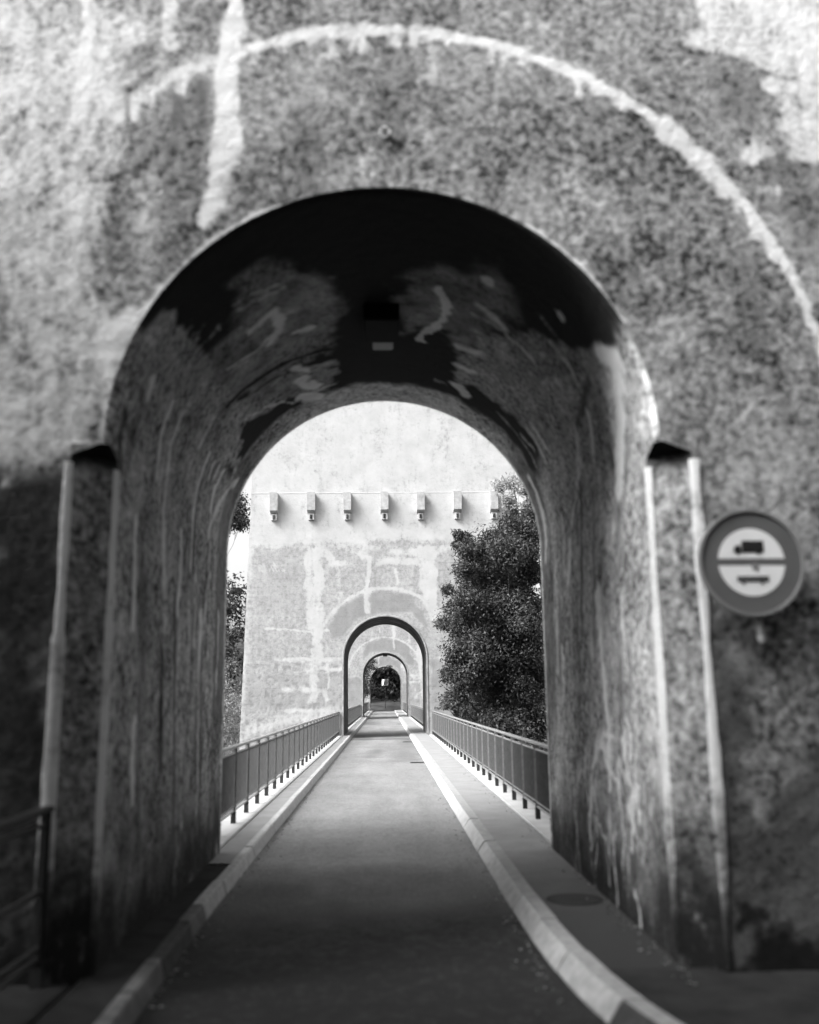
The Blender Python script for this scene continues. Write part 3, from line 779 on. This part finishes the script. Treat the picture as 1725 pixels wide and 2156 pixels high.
        for r_ in ring:
            for dr, dy in prof:
                if r_[0]: V.append((r_[0] * (W + dr), Y + dy, r_[2]))
                else: V.append(((W + dr) * math.cos(r_[1]), Y + dy, SP + (W + dr) * math.sin(r_[1])))
        fs = []
        for i in range(len(ring) - 1):
            for k in range(3): b = 4 * i + k; fs.append((b, b + 1, b + 5, b + 4))
        mesh_obj('arch_rim', V, fs, M_RIM, root, smooth=True)
        rc = random.Random(90 + idx)
        for k in range(7):
            xc = -4.78 + 1.593 * k + rc.uniform(-.02, .02); zo = rc.uniform(-.03, .0)
            c = MB()
            c.v += [(xc - .17, Y + .02, 10.35), (xc + .17, Y + .02, 10.35), (xc + .17, Y - .42, 10.35), (xc - .17, Y - .42, 10.35),
                    (xc - .17, Y + .02, 9.45), (xc + .17, Y + .02, 9.45), (xc + .17, Y - .30, 9.58), (xc - .17, Y - .30, 9.58)]
            for f in ((0, 1, 2, 3), (4, 7, 6, 5), (3, 2, 6, 7), (0, 4, 5, 1), (0, 3, 7, 4), (1, 5, 6, 2)): c.f.append(f); c.m.append(0)
            c.box(xc - .12, xc + .12, Y - .16, Y + .02, 9.18, 9.447); c.box(xc - .05, xc + .05, Y - .2, Y - .162, 9.22, 9.40, 1)
            c.v = [(x + rc.uniform(-.012, .012), y + rc.uniform(-.012, .012), z + zo) for x, y, z in c.v]
            c.build('corbel', [M_CORB, M_DARK], root)
        MB().bbox(-half(10.4) + .03, half(10.4) - .03, Y - .008, Y + .05, 10.353, 10.40, .004).build('string_course', M_LEDGE, root)
    # back face, flanks, top, shaft under the deck
    rsb = W + np.linspace(0, 18, 20)
    Vs, Fs, base = [], [], 0
    for (P, fl) in front_patches(Y + THICK, rsb, 10, 60, 0, bev=0):
        a_, b_ = P.shape[:2]; Fs.append(grid_faces(a_, b_, base, flip=fl)); Vs.append(P.reshape(-1, 3)); base += a_ * b_
    V = np.concatenate(Vs); z0 = np.zeros(len(V))
    mesh_obj('back_face', V, np.concatenate(Fs), M_FAR, root, attrs={'light': z0 + .1, 'dark': z0})
    h0, h1 = half(-.5), half(Z_TOP)
    v = [(-h0, Y, -.5), (-h1, Y, Z_TOP), (-h1, Y + THICK, Z_TOP), (-h0, Y + THICK, -.5), (h0, Y, -.5), (h1, Y, Z_TOP), (h1, Y + THICK, Z_TOP), (h0, Y + THICK, -.5)]
    mesh_obj('flank', v, [(0, 1, 2, 3), (4, 7, 6, 5), (1, 5, 6, 2)], M_FAR, root, attrs={'light': [0.1] * 8, 'dark': [0.] * 8})
    hb = half(-17)
    v = [(-hb, Y, -17), (hb, Y, -17), (hb, Y + THICK, -17), (-hb, Y + THICK, -17), (-h0, Y, -.5), (h0, Y, -.5), (h0, Y + THICK, -.5), (-h0, Y + THICK, -.5)]
    mesh_obj('shaft', v, [(0, 3, 2, 1), (4, 5, 6, 7), (0, 1, 5, 4), (1, 2, 6, 5), (2, 3, 7, 6), (3, 0, 4, 7)], M_FAR, root, attrs={'light': [0.] * 8, 'dark': [0.1] * 8})
    return root
LBL = ['nearest roughcast concrete pier with chamfered passage corners and white lime streaks',
       'bright second pier with a row of seven corbels above its arched passage',
       'third pier, its arched passage framed inside the passage of the second pier',
       'farthest pier, its arch mouth filled by the dark wood behind']
for i, Y in enumerate(PIERS): build_pier(i, Y, LBL[i], i == 0)

M_SBLKL = plain('lamp_black', .012, .8, .1)
# ---------------------------------------------------------------- passage lamps
LL = ['ceiling lamp box with a pale strip under the nearest vault', 'ceiling lamp box under the vault of the second pier',
      'small dark lamp box hanging at the crown of the third arch', 'small dark lamp box hanging at the crown of the farthest arch']
for i, Y in enumerate(PIERS):
    if i == 1: continue
    r = empty('passage_lamp', (0, Y + (2.3 if i == 0 else .5), SP + W))
    tag(r, LL[i], 'lamp', 'lamp boxes at the crown of the passages')
    if i == 0:
        MB().bbox(-.17, .14, -.45, .1, -.16, .0, .01).build('housing', M_SBLKL, r)
        MB().bbox(-.10, .09, .14, .34, -.14, -.075, .01).build('diffuser', M_LEDGE, r)
        MB().tube([(0, .24, -.08), (0, .24, .0)], .012, 6).build('bracket', M_DARK, r)
    else:
        MB().bbox(-.17, .17, -.2, .3, -.24, -.03, .01).build('housing', M_DARK, r)
        MB().bbox(-.13, .13, -.15, .25, -.262, -.242, .005).build('diffuser', M_RAIL, r)
        MB().tube([(0, 0, -.04), (0, 0, .01)], .03, 6).build('bracket', M_DARK, r)

# ---------------------------------------------------------------- railings
def unit(fn, mats):
    mb = MB(); fn(mb); o = mb.build('u', mats); me = o.data; bpy.data.objects.remove(o); return me
post_me = unit(lambda m: (m.box(-.012, .012, -.022, .022, .0, .83), m.box(-.03, .03, -.004, .004, .0, .83)), M_POST)
foot_me = unit(lambda m: (m.box(-.03, .03, -.032, .032, 0.0, .13), m.box(-.036, .036, -.04, .04, .131, .142)), M_FOOT)
bar_me = unit(lambda m: m.box(-.016, .016, -.005, .005, 0, .66), M_BAR)
post_dark = post_me.copy(); post_dark.materials.clear(); post_dark.materials.append(M_DARK)
bar_me.name = 'baluster'; post_me.name = 'post'; foot_me.name = 'post_foot'
def inst(name, me, parent, loc):
    o = bpy.data.objects.new(name, me); COL.objects.link(o); o.parent = parent; o.location = loc; return o
def railing(x, a, b, label, detail):
    RM = M_DARK if detail == 'near' else M_RAIL; pm = post_dark if detail == 'near' else post_me
    root = empty('railing', (x, a, .006)); tag(root, label, 'railing', 'steel railings along the footbridge')
    Lh = b - a
    hr = MB(); hr.bbox(-.032, .032, .01, Lh - .01, .95, .985, .008)
    hr.build('handrail', RM, root)
    for z in (.875, .205, .145):
        MB().bbox(-.014, .014, .01, Lh - .01, z, z + .022, .004).build('rail', RM, root)
    nb = int(round(Lh / 1.16)); st_ = Lh / nb
    if detail == 'near':
        for z in (.5,): MB().bbox(-.014, .014, .01, Lh - .01, z, z + .03, .004).build('rail', RM, root)
    nbar = 0
    inf = MB()
    for k in range(nb + 1):
        y = min(max(k * st_, .06), Lh - .06)
        inst('post', pm, root, (0, y, .13)); inst('post_foot', foot_me, root, (0, y, 0))
        if k < nb and detail != 'near':
            for j in range(1, 11):
                yy = k * st_ + st_ * j / 11
                if detail == 'full': inst('baluster', bar_me, root, (0, yy, .215)); nbar += 1
                else: inf.box(-.016, .016, yy - .005, yy + .005, .215, .875)
    if detail == 'far': tag(inf.build('baluster_infill', M_BAR, root), kind='stuff')
    return root
RL = [('left railing between the nearest and second piers', 'right railing between the nearest and second piers, in front of the big tree'),
      ('left railing seen through the passage of the second pier', 'right railing seen through the passage of the second pier'),
      ('left railing beyond the third arch, beside the overhanging branches', 'right railing short stretch beyond the third arch')]
for i, (a, b) in enumerate(spans):
    for j, s in enumerate((-1, 1)):
        railing(s * 1.98, a, b, RL[i][j], 'full' if i == 0 else 'far')
railing(-1.98, -3.5, 5.88, 'dark railing at the lower left, running up to the nearest pier', 'near')

# ---------------------------------------------------------------- road sign on the portal wall
def disc(mb, r, y0, y1, n=64, m=0, cx=0, cz=0):
    mb.prism([(cx + r * math.cos(2 * math.pi * k / n), cz + r * math.sin(2 * math.pi * k / n)) for k in range(n)], y0, y1, m)
def annulus(mb, r0, r1, y0, y1, n=72):
    b = len(mb.v)
    for k in range(n):
        c, s_ = math.cos(2 * math.pi * k / n), math.sin(2 * math.pi * k / n)
        mb.v += [(r0 * c, y0, r0 * s_), (r1 * c, y0, r1 * s_), (r1 * c, y1, r1 * s_), (r0 * c, y1, r0 * s_)]
    for k in range(n):
        p, q = b + 4 * k, b + 4 * ((k + 1) % n)
        for i in range(4):
            j = (i + 1) % 4; mb.f.append((p + i, q + i, q + j, p + j)); mb.m.append(0)
M_SRED = plain('sign_border_paint', .13, .45, .5, grime=.12, scale=3)
M_SRIM = plain('sign_rim_metal', .24, .45, .5, grime=.15)
M_SWHT = plain('sign_white_film', .9, .4, .5, grime=.04)
M_SBLK = plain('sign_black_print', .02, .5, .4)
M_SGRY = plain('sign_trailer_print', .08, .5, .4)
sg = empty('road_sign', (2.255, 5.74, 2.385), rad(2)); tag(sg, 'round grey bordered road sign with lorry and trailer symbols, fixed beside the arch', 'road sign')
R0 = .333
m = MB(); disc(m, R0 - .006, 0, .012, 72); m.build('border', M_SRED, sg)
m = MB(); annulus(m, R0 - .018, R0, -.012, .02); m.build('rim', M_SRIM, sg)
RI = R0 * .63
for s in (1, -1):
    a0 = math.asin(.022 / RI)
    pts = [(RI * math.cos(a0 + (math.pi - 2 * a0) * k / 30), s * RI * math.sin(a0 + (math.pi - 2 * a0) * k / 30)) for k in range(31)]
    if s < 0: pts = pts[::-1]
    MB().prism(pts, -.003, -.0005).build('white_field', M_SWHT, sg)
def K(x, z): return ((x - 985) / 395 * R0, (1312 - z) / 407 * R0)
m = MB()
(xa, za), (xb, zb) = K(918, 1236), K(1082, 1150)
m.bbox(xa, xb, -.006, -.0032, za, zb, .001)
(xa, za), (xb, zb) = K(858, 1232), K(912, 1184)
m.prism([(xa, za), (xb, za), (xb, zb), (xa + .018, zb), (xa, zb - .018)], -.006, -.0032)
(xa, za), (xb, zb) = K(858, 1240), K(1075, 1232); m.box(xa, xb, -.0058, -.0034, za, zb)
for cx in (888, 1040):
    c = K(cx, 1242); disc(m, .0125, -.006, -.0032, 16, 0, *c)
m.build('lorry_symbol', M_SBLK, sg)
m = MB()
(xa, za), (xb, zb) = K(868, 1462), K(1104, 1418); m.bbox(xa, xb, -.006, -.0032, za, zb, .001)
for cx in (912, 1052): disc(m, .010, -.006, -.0032, 14, 0, *K(cx, 1470))
m.build('trailer_symbol', M_SGRY, sg)
m = MB(); disc(m, .022, -.0075, -.0034, 18, 0, *K(1008, 1345)); m.build('sticker', M_SRIM, sg)
m = MB(); m.tube([(.03, .03, .26), (.03, .035, -.40), (.035, .03, -.455)], [.024, .024, .018], 10); m.build('mounting_tube', M_SRIM, sg)
m = MB(); m.tube([(.035, .03, -.45), (.04, .025, -.49)], [.03, .016], 10); m.build('tube_cap', M_LEDGE, sg)
for bz in (.1, -.2): MB().box(.0, .06, .055, .17, bz, bz + .03).build('bracket', M_DARK, sg)

# ---------------------------------------------------------------- drain grates and manhole cover
def grate(x0, x1, y, label, parts):
    r = empty('drain_grate', ((x0 + x1) / 2, y, ROAD_Z)); tag(r, label, 'drain grate', 'drain grates along the right kerb')
    w = x1 - x0; h = .34
    f = MB(); f.box(-w / 2, w / 2, -h / 2, -h / 2 + .03, .003, .012).box(-w / 2, w / 2, h / 2 - .03, h / 2, .003, .012).box(-w / 2, -w / 2 + .03, -h / 2 + .031, h / 2 - .031, .003, .012).box(w / 2 - .03, w / 2, -h / 2 + .031, h / 2 - .031, .003, .012)
    f.build('frame', M_DARK, r)
    MB().box(-w / 2 + .031, w / 2 - .031, -h / 2 + .031, h / 2 - .031, .002, .004).build('pit', M_SBLK, r)
    n = 7
    for k in range(n):
        x = -w / 2 + .03 + (w - .06) * (k + .5) / n
        MB().box(x - .012, x + .012, -h / 2 + .031, h / 2 - .031, .0045, .012).build('bar', M_FOOT, r)
grate(.64, 1.0, 25.7, 'nearest drain grate, on the bright stretch of road by the right kerb', True)
grate(.64, 1.0, 37.2, 'middle drain grate, just before the second pier', True)
grate(.64, 1.0, 61, 'farthest drain grate, seen through the second pier passage', True)
r = empty('manhole_cover', (1.49, 7.95, 0.0)); tag(r, 'round dark manhole cover set in the right walkway beside the kerb', 'manhole cover')
mbm = MB(); b0 = 0
def flat_disc(r_, z0, z1, mat, name, par, r_in=0):
    m = MB(); n = 36
    if r_in == 0:
        m.v = [(r_ * math.cos(2 * math.pi * k / n), r_ * math.sin(2 * math.pi * k / n), z) for z in (z0, z1) for k in range(n)]
        m.f = [tuple(range(n, 2 * n))] + [(k, (k + 1) % n, n + (k + 1) % n, n + k) for k in range(n)]; m.m = [0] * len(m.f)
    else:
        for k in range(n):
            c, s_ = math.cos(2 * math.pi * k / n), math.sin(2 * math.pi * k / n)
            m.v += [(r_in * c, r_in * s_, z0), (r_in * c, r_in * s_, z1), (r_ * c, r_ * s_, z1), (r_ * c, r_ * s_, z0)]
        for k in range(n):
            p, q = 4 * k, 4 * ((k + 1) % n)
            for i in range(3): m.f.append((p + i, p + i + 1, q + i + 1, q + i)); m.m.append(0)
    return m.build(name, mat, par)
flat_disc(.2, .001, .004, plain('iron', .05, .8, .1), 'lid', r)
flat_disc(.222, .001, .003, M_APW, 'ring', r, .205)

# ---------------------------------------------------------------- traffic mirror at the far end
mir = empty('traffic_mirror', (-.02, 119.2, terrain_h(np.array([0.]), np.array([119.2]))[0])); tag(mir, 'rectangular traffic mirror on a thin pole in front of the dark wood', 'traffic mirror')
zb = 3.27 - mir.location.z
MB().tube([(0, 0, -.3), (0, 0, zb + .3)], .035, 8).build('pole', M_DARK, mir)
mg = NT('mirror_glass'); mg.col(.9); mg.b.inputs['Metallic'].default_value = 1; mg.b.inputs['Roughness'].default_value = .02
def convex(w, h, yaw, tilt, name, mat, par, n=9):
    V = []
    Rm = Matrix.Rotation(yaw, 3, 'Z') @ Matrix.Rotation(tilt, 3, 'X')
    for i in range(n):
        for j in range(n):
            x = -w / 2 + w * i / (n - 1); z = -h / 2 + h * j / (n - 1)
            V.append(tuple(Rm @ Vector((x, -.09 + (x * x + z * z) * .12, z)) + Vector((0, 0, zb))))
    return mesh_obj(name, np.array(V), grid_faces(n, n), mat, par, smooth=True)
convex(.78, .68, rad(-24), rad(-9), 'mirror_glass', mg.m, mir)
Rm = Matrix.Rotation(rad(-24), 3, 'Z') @ Matrix.Rotation(rad(-9), 3, 'X')
fm = MB(); fm.box(-.45, -.391, -.11, -.05, -.38, .38).box(.391, .45, -.11, -.05, -.38, .38).box(-.39, .39, -.11, -.05, .341, .38).box(-.39, .39, -.11, -.05, -.38, -.341)
fm.v = [tuple(Rm @ Vector(p) + Vector((0, 0, zb))) for p in fm.v]
fm.build('mirror_frame', M_SRIM, mir)
bk = MB(); bk.box(-.44, .44, -.048, -.035, -.37, .37); bk.v = [tuple(Rm @ Vector(p) + Vector((0, 0, zb))) for p in bk.v]; bk.build('mirror_back', M_DARK, mir)

# ---------------------------------------------------------------- trees
def leaf_mat(name, v, trans=.25):
    t = NT(name)
    n = t.noise(1.3, 3, .6)
    c = t.math('MULTIPLY', t.math('MULTIPLY', t.rng(t.attr('tone'), 0, 1, .45, 1.6), t.rng(n, .33, .67, .4, 1.75)), v)
    t.col(c); t.rough(.5, .4)
    d = t.node('ShaderNodeBsdfTranslucent'); t.l.new(c, d.inputs['Color'])
    mx = t.node('ShaderNodeMixShader'); mx.inputs[0].default_value = trans
    t.l.new(t.b.outputs[0], mx.inputs[1]); t.l.new(d.outputs[0], mx.inputs[2])
    t.l.new(mx.outputs[0], t.n['Material Output'].inputs['Surface'])
    return t.m
M_LEAF = leaf_mat('leaves', .06)
M_LEAFP = leaf_mat('pale_leaves', .3, .45)
M_WOOD = leaf_mat('wood_leaves', .013, .1)
M_LITTER = leaf_mat('dry_leaf', .2, .1)
M_BARK = plain('bark', .07, .9, .1, grime=.4, scale=8, bump=.01)
def leaves(name, clumps, n, size, mat, parent, seed, kind='stuff', shell=.42, keep=None):
    rg = np.random.RandomState(seed)
    cl = np.array(clumps, float)                      # x y z rx ry rz
    vol = (cl[:, 3] * cl[:, 4] * cl[:, 5]) ** (2 / 3)
    pick = rg.choice(len(cl), n, p=vol / vol.sum())
    d = rg.normal(size=(n, 3)); d /= np.linalg.norm(d, axis=1)[:, None]
    # every clump is itself lumpy: pull leaves towards twig ends
    k = 26
    tw = rg.normal(size=(len(cl), k, 3)); tw /= np.linalg.norm(tw, axis=2)[..., None]
    tw *= rg.uniform(.45, 1.05, (len(cl), k, 1))
    tp = tw[pick, rg.randint(0, k, n)]
    r = rg.uniform(0, 1, n) ** shell
    q = np.where(rg.rand(n)[:, None] < .72, tp + rg.normal(size=(n, 3)) * .33, d * r[:, None])
    c = cl[pick, :3] + q * cl[pick, 3:]
    if keep is not None:
        ok = keep(c); c = c[ok]; q = q[ok]; n = len(c)
    up = rg.normal(size=(n, 3)) * .75 + np.array([0, 0, .7]) + q * .5
    up /= np.linalg.norm(up, axis=1)[:, None]
    a = np.cross(up, rg.normal(size=(n, 3))); a /= np.linalg.norm(a, axis=1)[:, None]
    b = np.cross(up, a)
    s = size * rg.uniform(.6, 1.35, n)[:, None]
    V = np.stack([c - a * s, c - b * s * .45 + up * s * .12, c + a * s, c + b * s * .45 + up * s * .12], 1).reshape(-1, 3)
    F = np.arange(4 * n).reshape(n, 4)
    tone = np.repeat(np.clip(rg.normal(.45, .22, n), 0, 1), 4)
    o = mesh_obj(name, V, F, mat, parent, attrs={'tone': tone})
    if kind: o['kind'] = kind
    return o
def tree(label, base, clumps, n, size, mat, seed, cat='tree', tr=.22, group=None, keep=None):
    x, y, z = base
    root = empty('tree', base); tag(root, label, cat, group)
    rg = random.Random(seed)
    cl = [(a - x, b - y, c - z, d, e, f) for a, b, c, d, e, f in clumps]
    top = max(c[2] for c in cl); mx = sum(c[0] for c in cl) / len(cl); my = sum(c[1] for c in cl) / len(cl)
    m = MB(); pts = []; N = 9
    for i in range(N):
        f = i / (N - 1); pts.append((mx * f + .25 * math.sin(3 * f + seed), my * f + .2 * math.cos(2.6 * f + seed) - .2, top * .92 * f - .3 * (i == 0)))
    m.tube(pts, [tr * (1 - .85 * i / (N - 1)) for i in range(N)], 9); m.build('trunk', M_BARK, root, True)
    for c in cl:
        f = min(max((c[2] - c[5]) / (top * .92) - .06, .12), .95)
        i = f * (N - 1); i0 = int(i); p0 = Vector(pts[i0]).lerp(Vector(pts[min(i0 + 1, N - 1)]), i - i0)
        p2 = Vector(c[:3]); mid = p0.lerp(p2, .5) + Vector((rg.uniform(-.15, .15), rg.uniform(-.15, .15), -.12 * (p2 - p0).length))
        r0 = tr * (1 - .85 * f) * .5
        b = MB(); b.tube([p0, mid, p2], [r0, r0 * .6, .018], 6)
        for q in range(4):
            e = p2 + Vector((rg.uniform(-1, 1) * c[3], rg.uniform(-1, 1) * c[4], rg.uniform(-.6, 1) * c[5])) * .8
            b.tube([mid.lerp(p2, rg.random()), e], [r0 * .35, .008], 4)
        b.build('limb', M_BARK, root, True)
    leaves('crown', cl, n, size, mat, root, seed, keep=keep)
    return root

# clumps of the big tree in front of the second pier, in metres
big = []
rg = random.Random(5)
def at33(px, py, r, dy=0):
    y = 32.5 + dy
    x = (px - 812) / 2000 * y; z = 1.6 + (1466 - py) / 2000 * y * (1 + .0002 * (1466 - py))
    return (x, y, z, r * y / 2000 * 1.0, r * y / 2000 * 1.15, r * y / 2000 * .9)
for px, py, r in [(1045, 1250, 44), (1065, 1320, 50), (1050, 1400, 50), (1085, 1395, 40), (1020, 1300, 40), (1105, 1360, 34), (1075, 1180, 40), (1030, 1225, 34), (1065, 1270, 44), (1030, 1350, 44), (1075, 1440, 44), (1040, 1545, 50), (1085, 1560, 50), (1010, 1410, 40), (1060, 1500, 44), (975, 1345, 30), (990, 1280, 30), (1095, 1300, 34), (1120, 1150, 30), (1118, 1225, 30), (1130, 1290, 16), (1128, 1360, 26), (1122, 1430, 34), (945, 1255, 14), (940, 1320, 18), (945, 1425, 20), (948, 1500, 26), (965, 1540, 30), (985, 1180, 18), (970, 1150, 12), (985, 1155, 14), (965, 1168, 10), (1085, 1135, 30), (1050, 1165, 34), (1010, 1180, 26), (1105, 1190, 32), (985, 1215, 22), (1060, 1225, 44), (1005, 1250, 36), (960, 1290, 22),
                  (1095, 1265, 36), (1040, 1300, 46), (985, 1315, 34), (1090, 1330, 38), (1005, 1370, 44), (960, 1385, 26), (1060, 1385, 46), (1105, 1400, 34),
                  (975, 1430, 34), (1030, 1440, 46), (1090, 1460, 44), (955, 1470, 24), (1010, 1500, 44), (1070, 1520, 46), (1125, 1500, 34), (1122, 1112, 18),
                   (1150, 1550, 40), (1080, 1600, 60), (1010, 1590, 60), (1120, 1650, 70), (1086, 1108, 14)]:
    big.append(at33(px, py, r, rg.uniform(-1.6, 1.6)))
hz = lambda x, y: float(terrain_h(np.array([float(x)]), np.array([float(y)]))[0])
tree('big dark leafy tree standing beside the second pier, behind the right railing', (4.6, 32.5, hz(4.6, 32.5)), big, 250000, .054, M_LEAF, 11, tr=.34, keep=lambda c: (c[:, 0] + 4.6 > 2.2) | (c[:, 2] + hz(4.6, 32.5) > 1.15))
# paler, looser tree top behind it
pal = [at33(px, py, r, dy) for px, py, r, dy in [(1062, 1055, 16, 3.5), (1090, 1050, 18, 3.5), (1115, 1062, 18, 3.2), (1080, 1085, 16, 3.4), (1120, 1095, 16, 3.2), (1150, 1120, 24, 3.0), (1165, 1080, 26, 3), (1190, 1150, 30, 3), (1150, 1240, 12, 3), (1160, 1400, 30, 3)]]
tree('slender pale-leaved tree whose top shows under the corbels at the right', (5.9, 36, hz(5.9, 36)), pal, 7000, .06, M_LEAFP, 12, tr=.14)
tr_ = lambda x, y, z, r, n, seed: [(x + random.Random(seed * 31 + k).uniform(-r, r) * .8, y + random.Random(seed * 37 + k).uniform(-r, r) * .8, z + random.Random(seed * 41 + k).uniform(-r, r) * 1.1, r * .55, r * .55, r * .5) for k in range(n)]
tree('tree far right of the footbridge, seen as a dark edge beside the right wall', (9.5, 44, hz(9.5, 44)), tr_(9.5, 44, -2, 3.4, 12, 3), 16000, .11, M_LEAF, 13)
# left gap between the near pier and the second pier
lt = [(-9.3, 58, 12.9, .8, .9, .55), (-8.9, 58, 12.3, .6, .8, .5), (-9.9, 58, 12.3, .9, .9, .6), (-10.3, 58.5, 12.9, .8, 1, .8), (-9.2, 58.2, 13.5, .7, .8, .6),
      (-9.1, 58, 8.0, .35, .4, .3), (-9.6, 58, 6.9, .35, .4, .3), (-9.2, 58, 5.3, .4, .4, .4), (-9.4, 58, 4.3, .45, .4, .35)]
tree('tall thin tree left of the second pier with a dark tuft at its top', (-11, 58, hz(-11, 58)), lt, 9000, .09, M_LEAF, 14, tr=.16)
lt2 = tr_(-13.3, 78, .8, 3.0, 12, 5) + [(-12.6, 78, 4.2, .8, .8, .7), (-13.6, 78, 3.0, 1.2, 1, .9)]
tree('leafy tree low in the left gap beside the second pier', (-13.5, 78, hz(-13.5, 78)), lt2, 6500, .12, M_LEAFP, 15)
# branches reaching in between the third and farthest pier
b4 = [(-2.3, 95, 4.0, .8, 1.2, .7), (-2.0, 94, 3.0, .8, 1.2, .8), (-1.9, 95, 2.2, .6, 1, .6), (-1.5, 95, 4.6, .5, .8, .3), (-1.0, 95, 4.3, .35, .6, .16), (-.5, 95, 4.15, .4, .5, .13),
      (0.0, 95, 4.3, .35, .5, .12), (.45, 95, 4.5, .3, .4, .09), (-1.2, 95, 5.0, .4, .6, .2), (-2.9, 95, 5.2, 1.2, 1.4, 1.1), (-3.6, 95, 3.5, 1.4, 1.6, 1.4), (-3.4, 95, 1.6, 1.3, 1.5, 1.2), (-4, 96, 6.8, 1.4, 1.4, 1.2)]
tree('tree overhanging the path from the left beyond the third arch', (-4.4, 95.5, hz(-4.4, 95.5)), b4, 16000, .075, M_LEAF, 16, tr=.2)
b5 = [(-2.42, 64, 4.65, .3, .5, .3), (-2.25, 64, 4.3, .2, .3, .22), (-2.9, 64, 5.0, .5, .6, .5), (-4.0, 64, 4.4, 1.2, 1.2, 1.2), (-4.6, 64.5, 2.2, 1.3, 1.3, 1.4)]
# far wood: canopy mass on the slope behind the last pier
rg = random.Random(77)
cl = []
for k in range(260):
    x = rg.uniform(-75, 75); y = rg.uniform(128, 165)
    cl.append((x, y, hz(x, y) + rg.uniform(1, 13), rg.uniform(2, 3.6), rg.uniform(2, 3.6), rg.uniform(1.6, 3)))
for k in range(70):
    x = rg.uniform(-9, 9); y = rg.uniform(125.5, 131)
    cl.append((x, y, hz(x, y) + rg.uniform(.6, 9), rg.uniform(1.2, 2), rg.uniform(1, 1.6), rg.uniform(1, 1.8)))
tag(leaves('woodland', cl, 90000, .34, M_WOOD, None, 21), 'dark wood filling the slope beyond the farthest arch', 'woodland', kind='stuff')
# trees on both sides of the valley, far out
cl = []
for k in range(220):
    s = rg.choice((-1, 1)); x = s * rg.uniform(34, 85); y = rg.uniform(20, 125)
    cl.append((x, y, hz(x, y) + rg.uniform(1, 11), rg.uniform(2, 4), rg.uniform(2, 4), rg.uniform(1.6, 3)))
tag(leaves('woodland', cl, 40000, .4, M_WOOD, None, 22), 'far trees on the sides of the valley, beyond the footbridge', 'woodland', kind='stuff')
# unseen trees and canopy added around the camera to shade the portal and road
cl = []
for k in range(330):
    s = rg.choice((-1, 1)); y = rg.uniform(-12, 4.0)
    x = s * rg.uniform(3.3, 9)
    cl.append((x, y, rg.uniform(.2, 8.2), rg.uniform(.7, 1.3), rg.uniform(.7, 1.3), rg.uniform(.7, 1.3)))
for k in range(170):
    x = rg.uniform(-9, 9); y = rg.uniform(-14, -7)
    cl.append((x, y, rg.uniform(.4, 8.5), rg.uniform(1, 2), rg.uniform(1, 2), rg.uniform(1, 1.8)))
for k in range(34):
    x = rg.uniform(-9, 7); y = rg.uniform(-8, .6)
    cl.append((x, y, rg.uniform(8, 11.5), rg.uniform(.9, 1.6), rg.uniform(.9, 1.6), rg.uniform(.6, 1.1)))
tag(leaves('woodland', cl, 150000, .2, M_WOOD, None, 23, keep=lambda c: (np.abs(c[:, 0]) > 1.3 + .62 * np.maximum(c[:, 1], -2)) | (c[:, 2] > 3.0 + .95 * np.maximum(c[:, 1], 0))), 'unseen trees added around the approach to shade the first passage and its road', 'woodland', kind='stuff')

# dry leaves and grit gathered along the kerbs and the foot of the walls
rg_ = np.random.RandomState(4)
n = 900
y = 5.6 + rg_.exponential(11, n); side = rg_.rand(n)
x = np.where(side < .4, -1.42 + rg_.exponential(.06, n), np.where(side < .75, 1.0 - rg_.exponential(.07, n), 1.74 - rg_.exponential(.05, n)))
z = np.where(side < .75, ROAD_Z + .006, .006)
y = np.minimum(y, 60); a = rg_.uniform(0, 6.28, n); s = rg_.uniform(.006, .022, n)
ca, sa = np.cos(a) * s, np.sin(a) * s
Vl = np.stack([np.stack([x - ca, y - sa, z], -1), np.stack([x + sa * .5, y - ca * .5, z + s * .4], -1), np.stack([x + ca, y + sa, z + .001], -1), np.stack([x - sa * .5, y + ca * .5, z + s * .5], -1)], 1).reshape(-1, 3)
o = mesh_obj('leaf_litter', Vl, np.arange(4 * n).reshape(n, 4), M_LITTER, attrs={'tone': np.repeat(rg_.rand(n), 4)})
tag(o, 'specks of dry leaf and grit lying along the kerbs', 'leaf litter', kind='stuff')
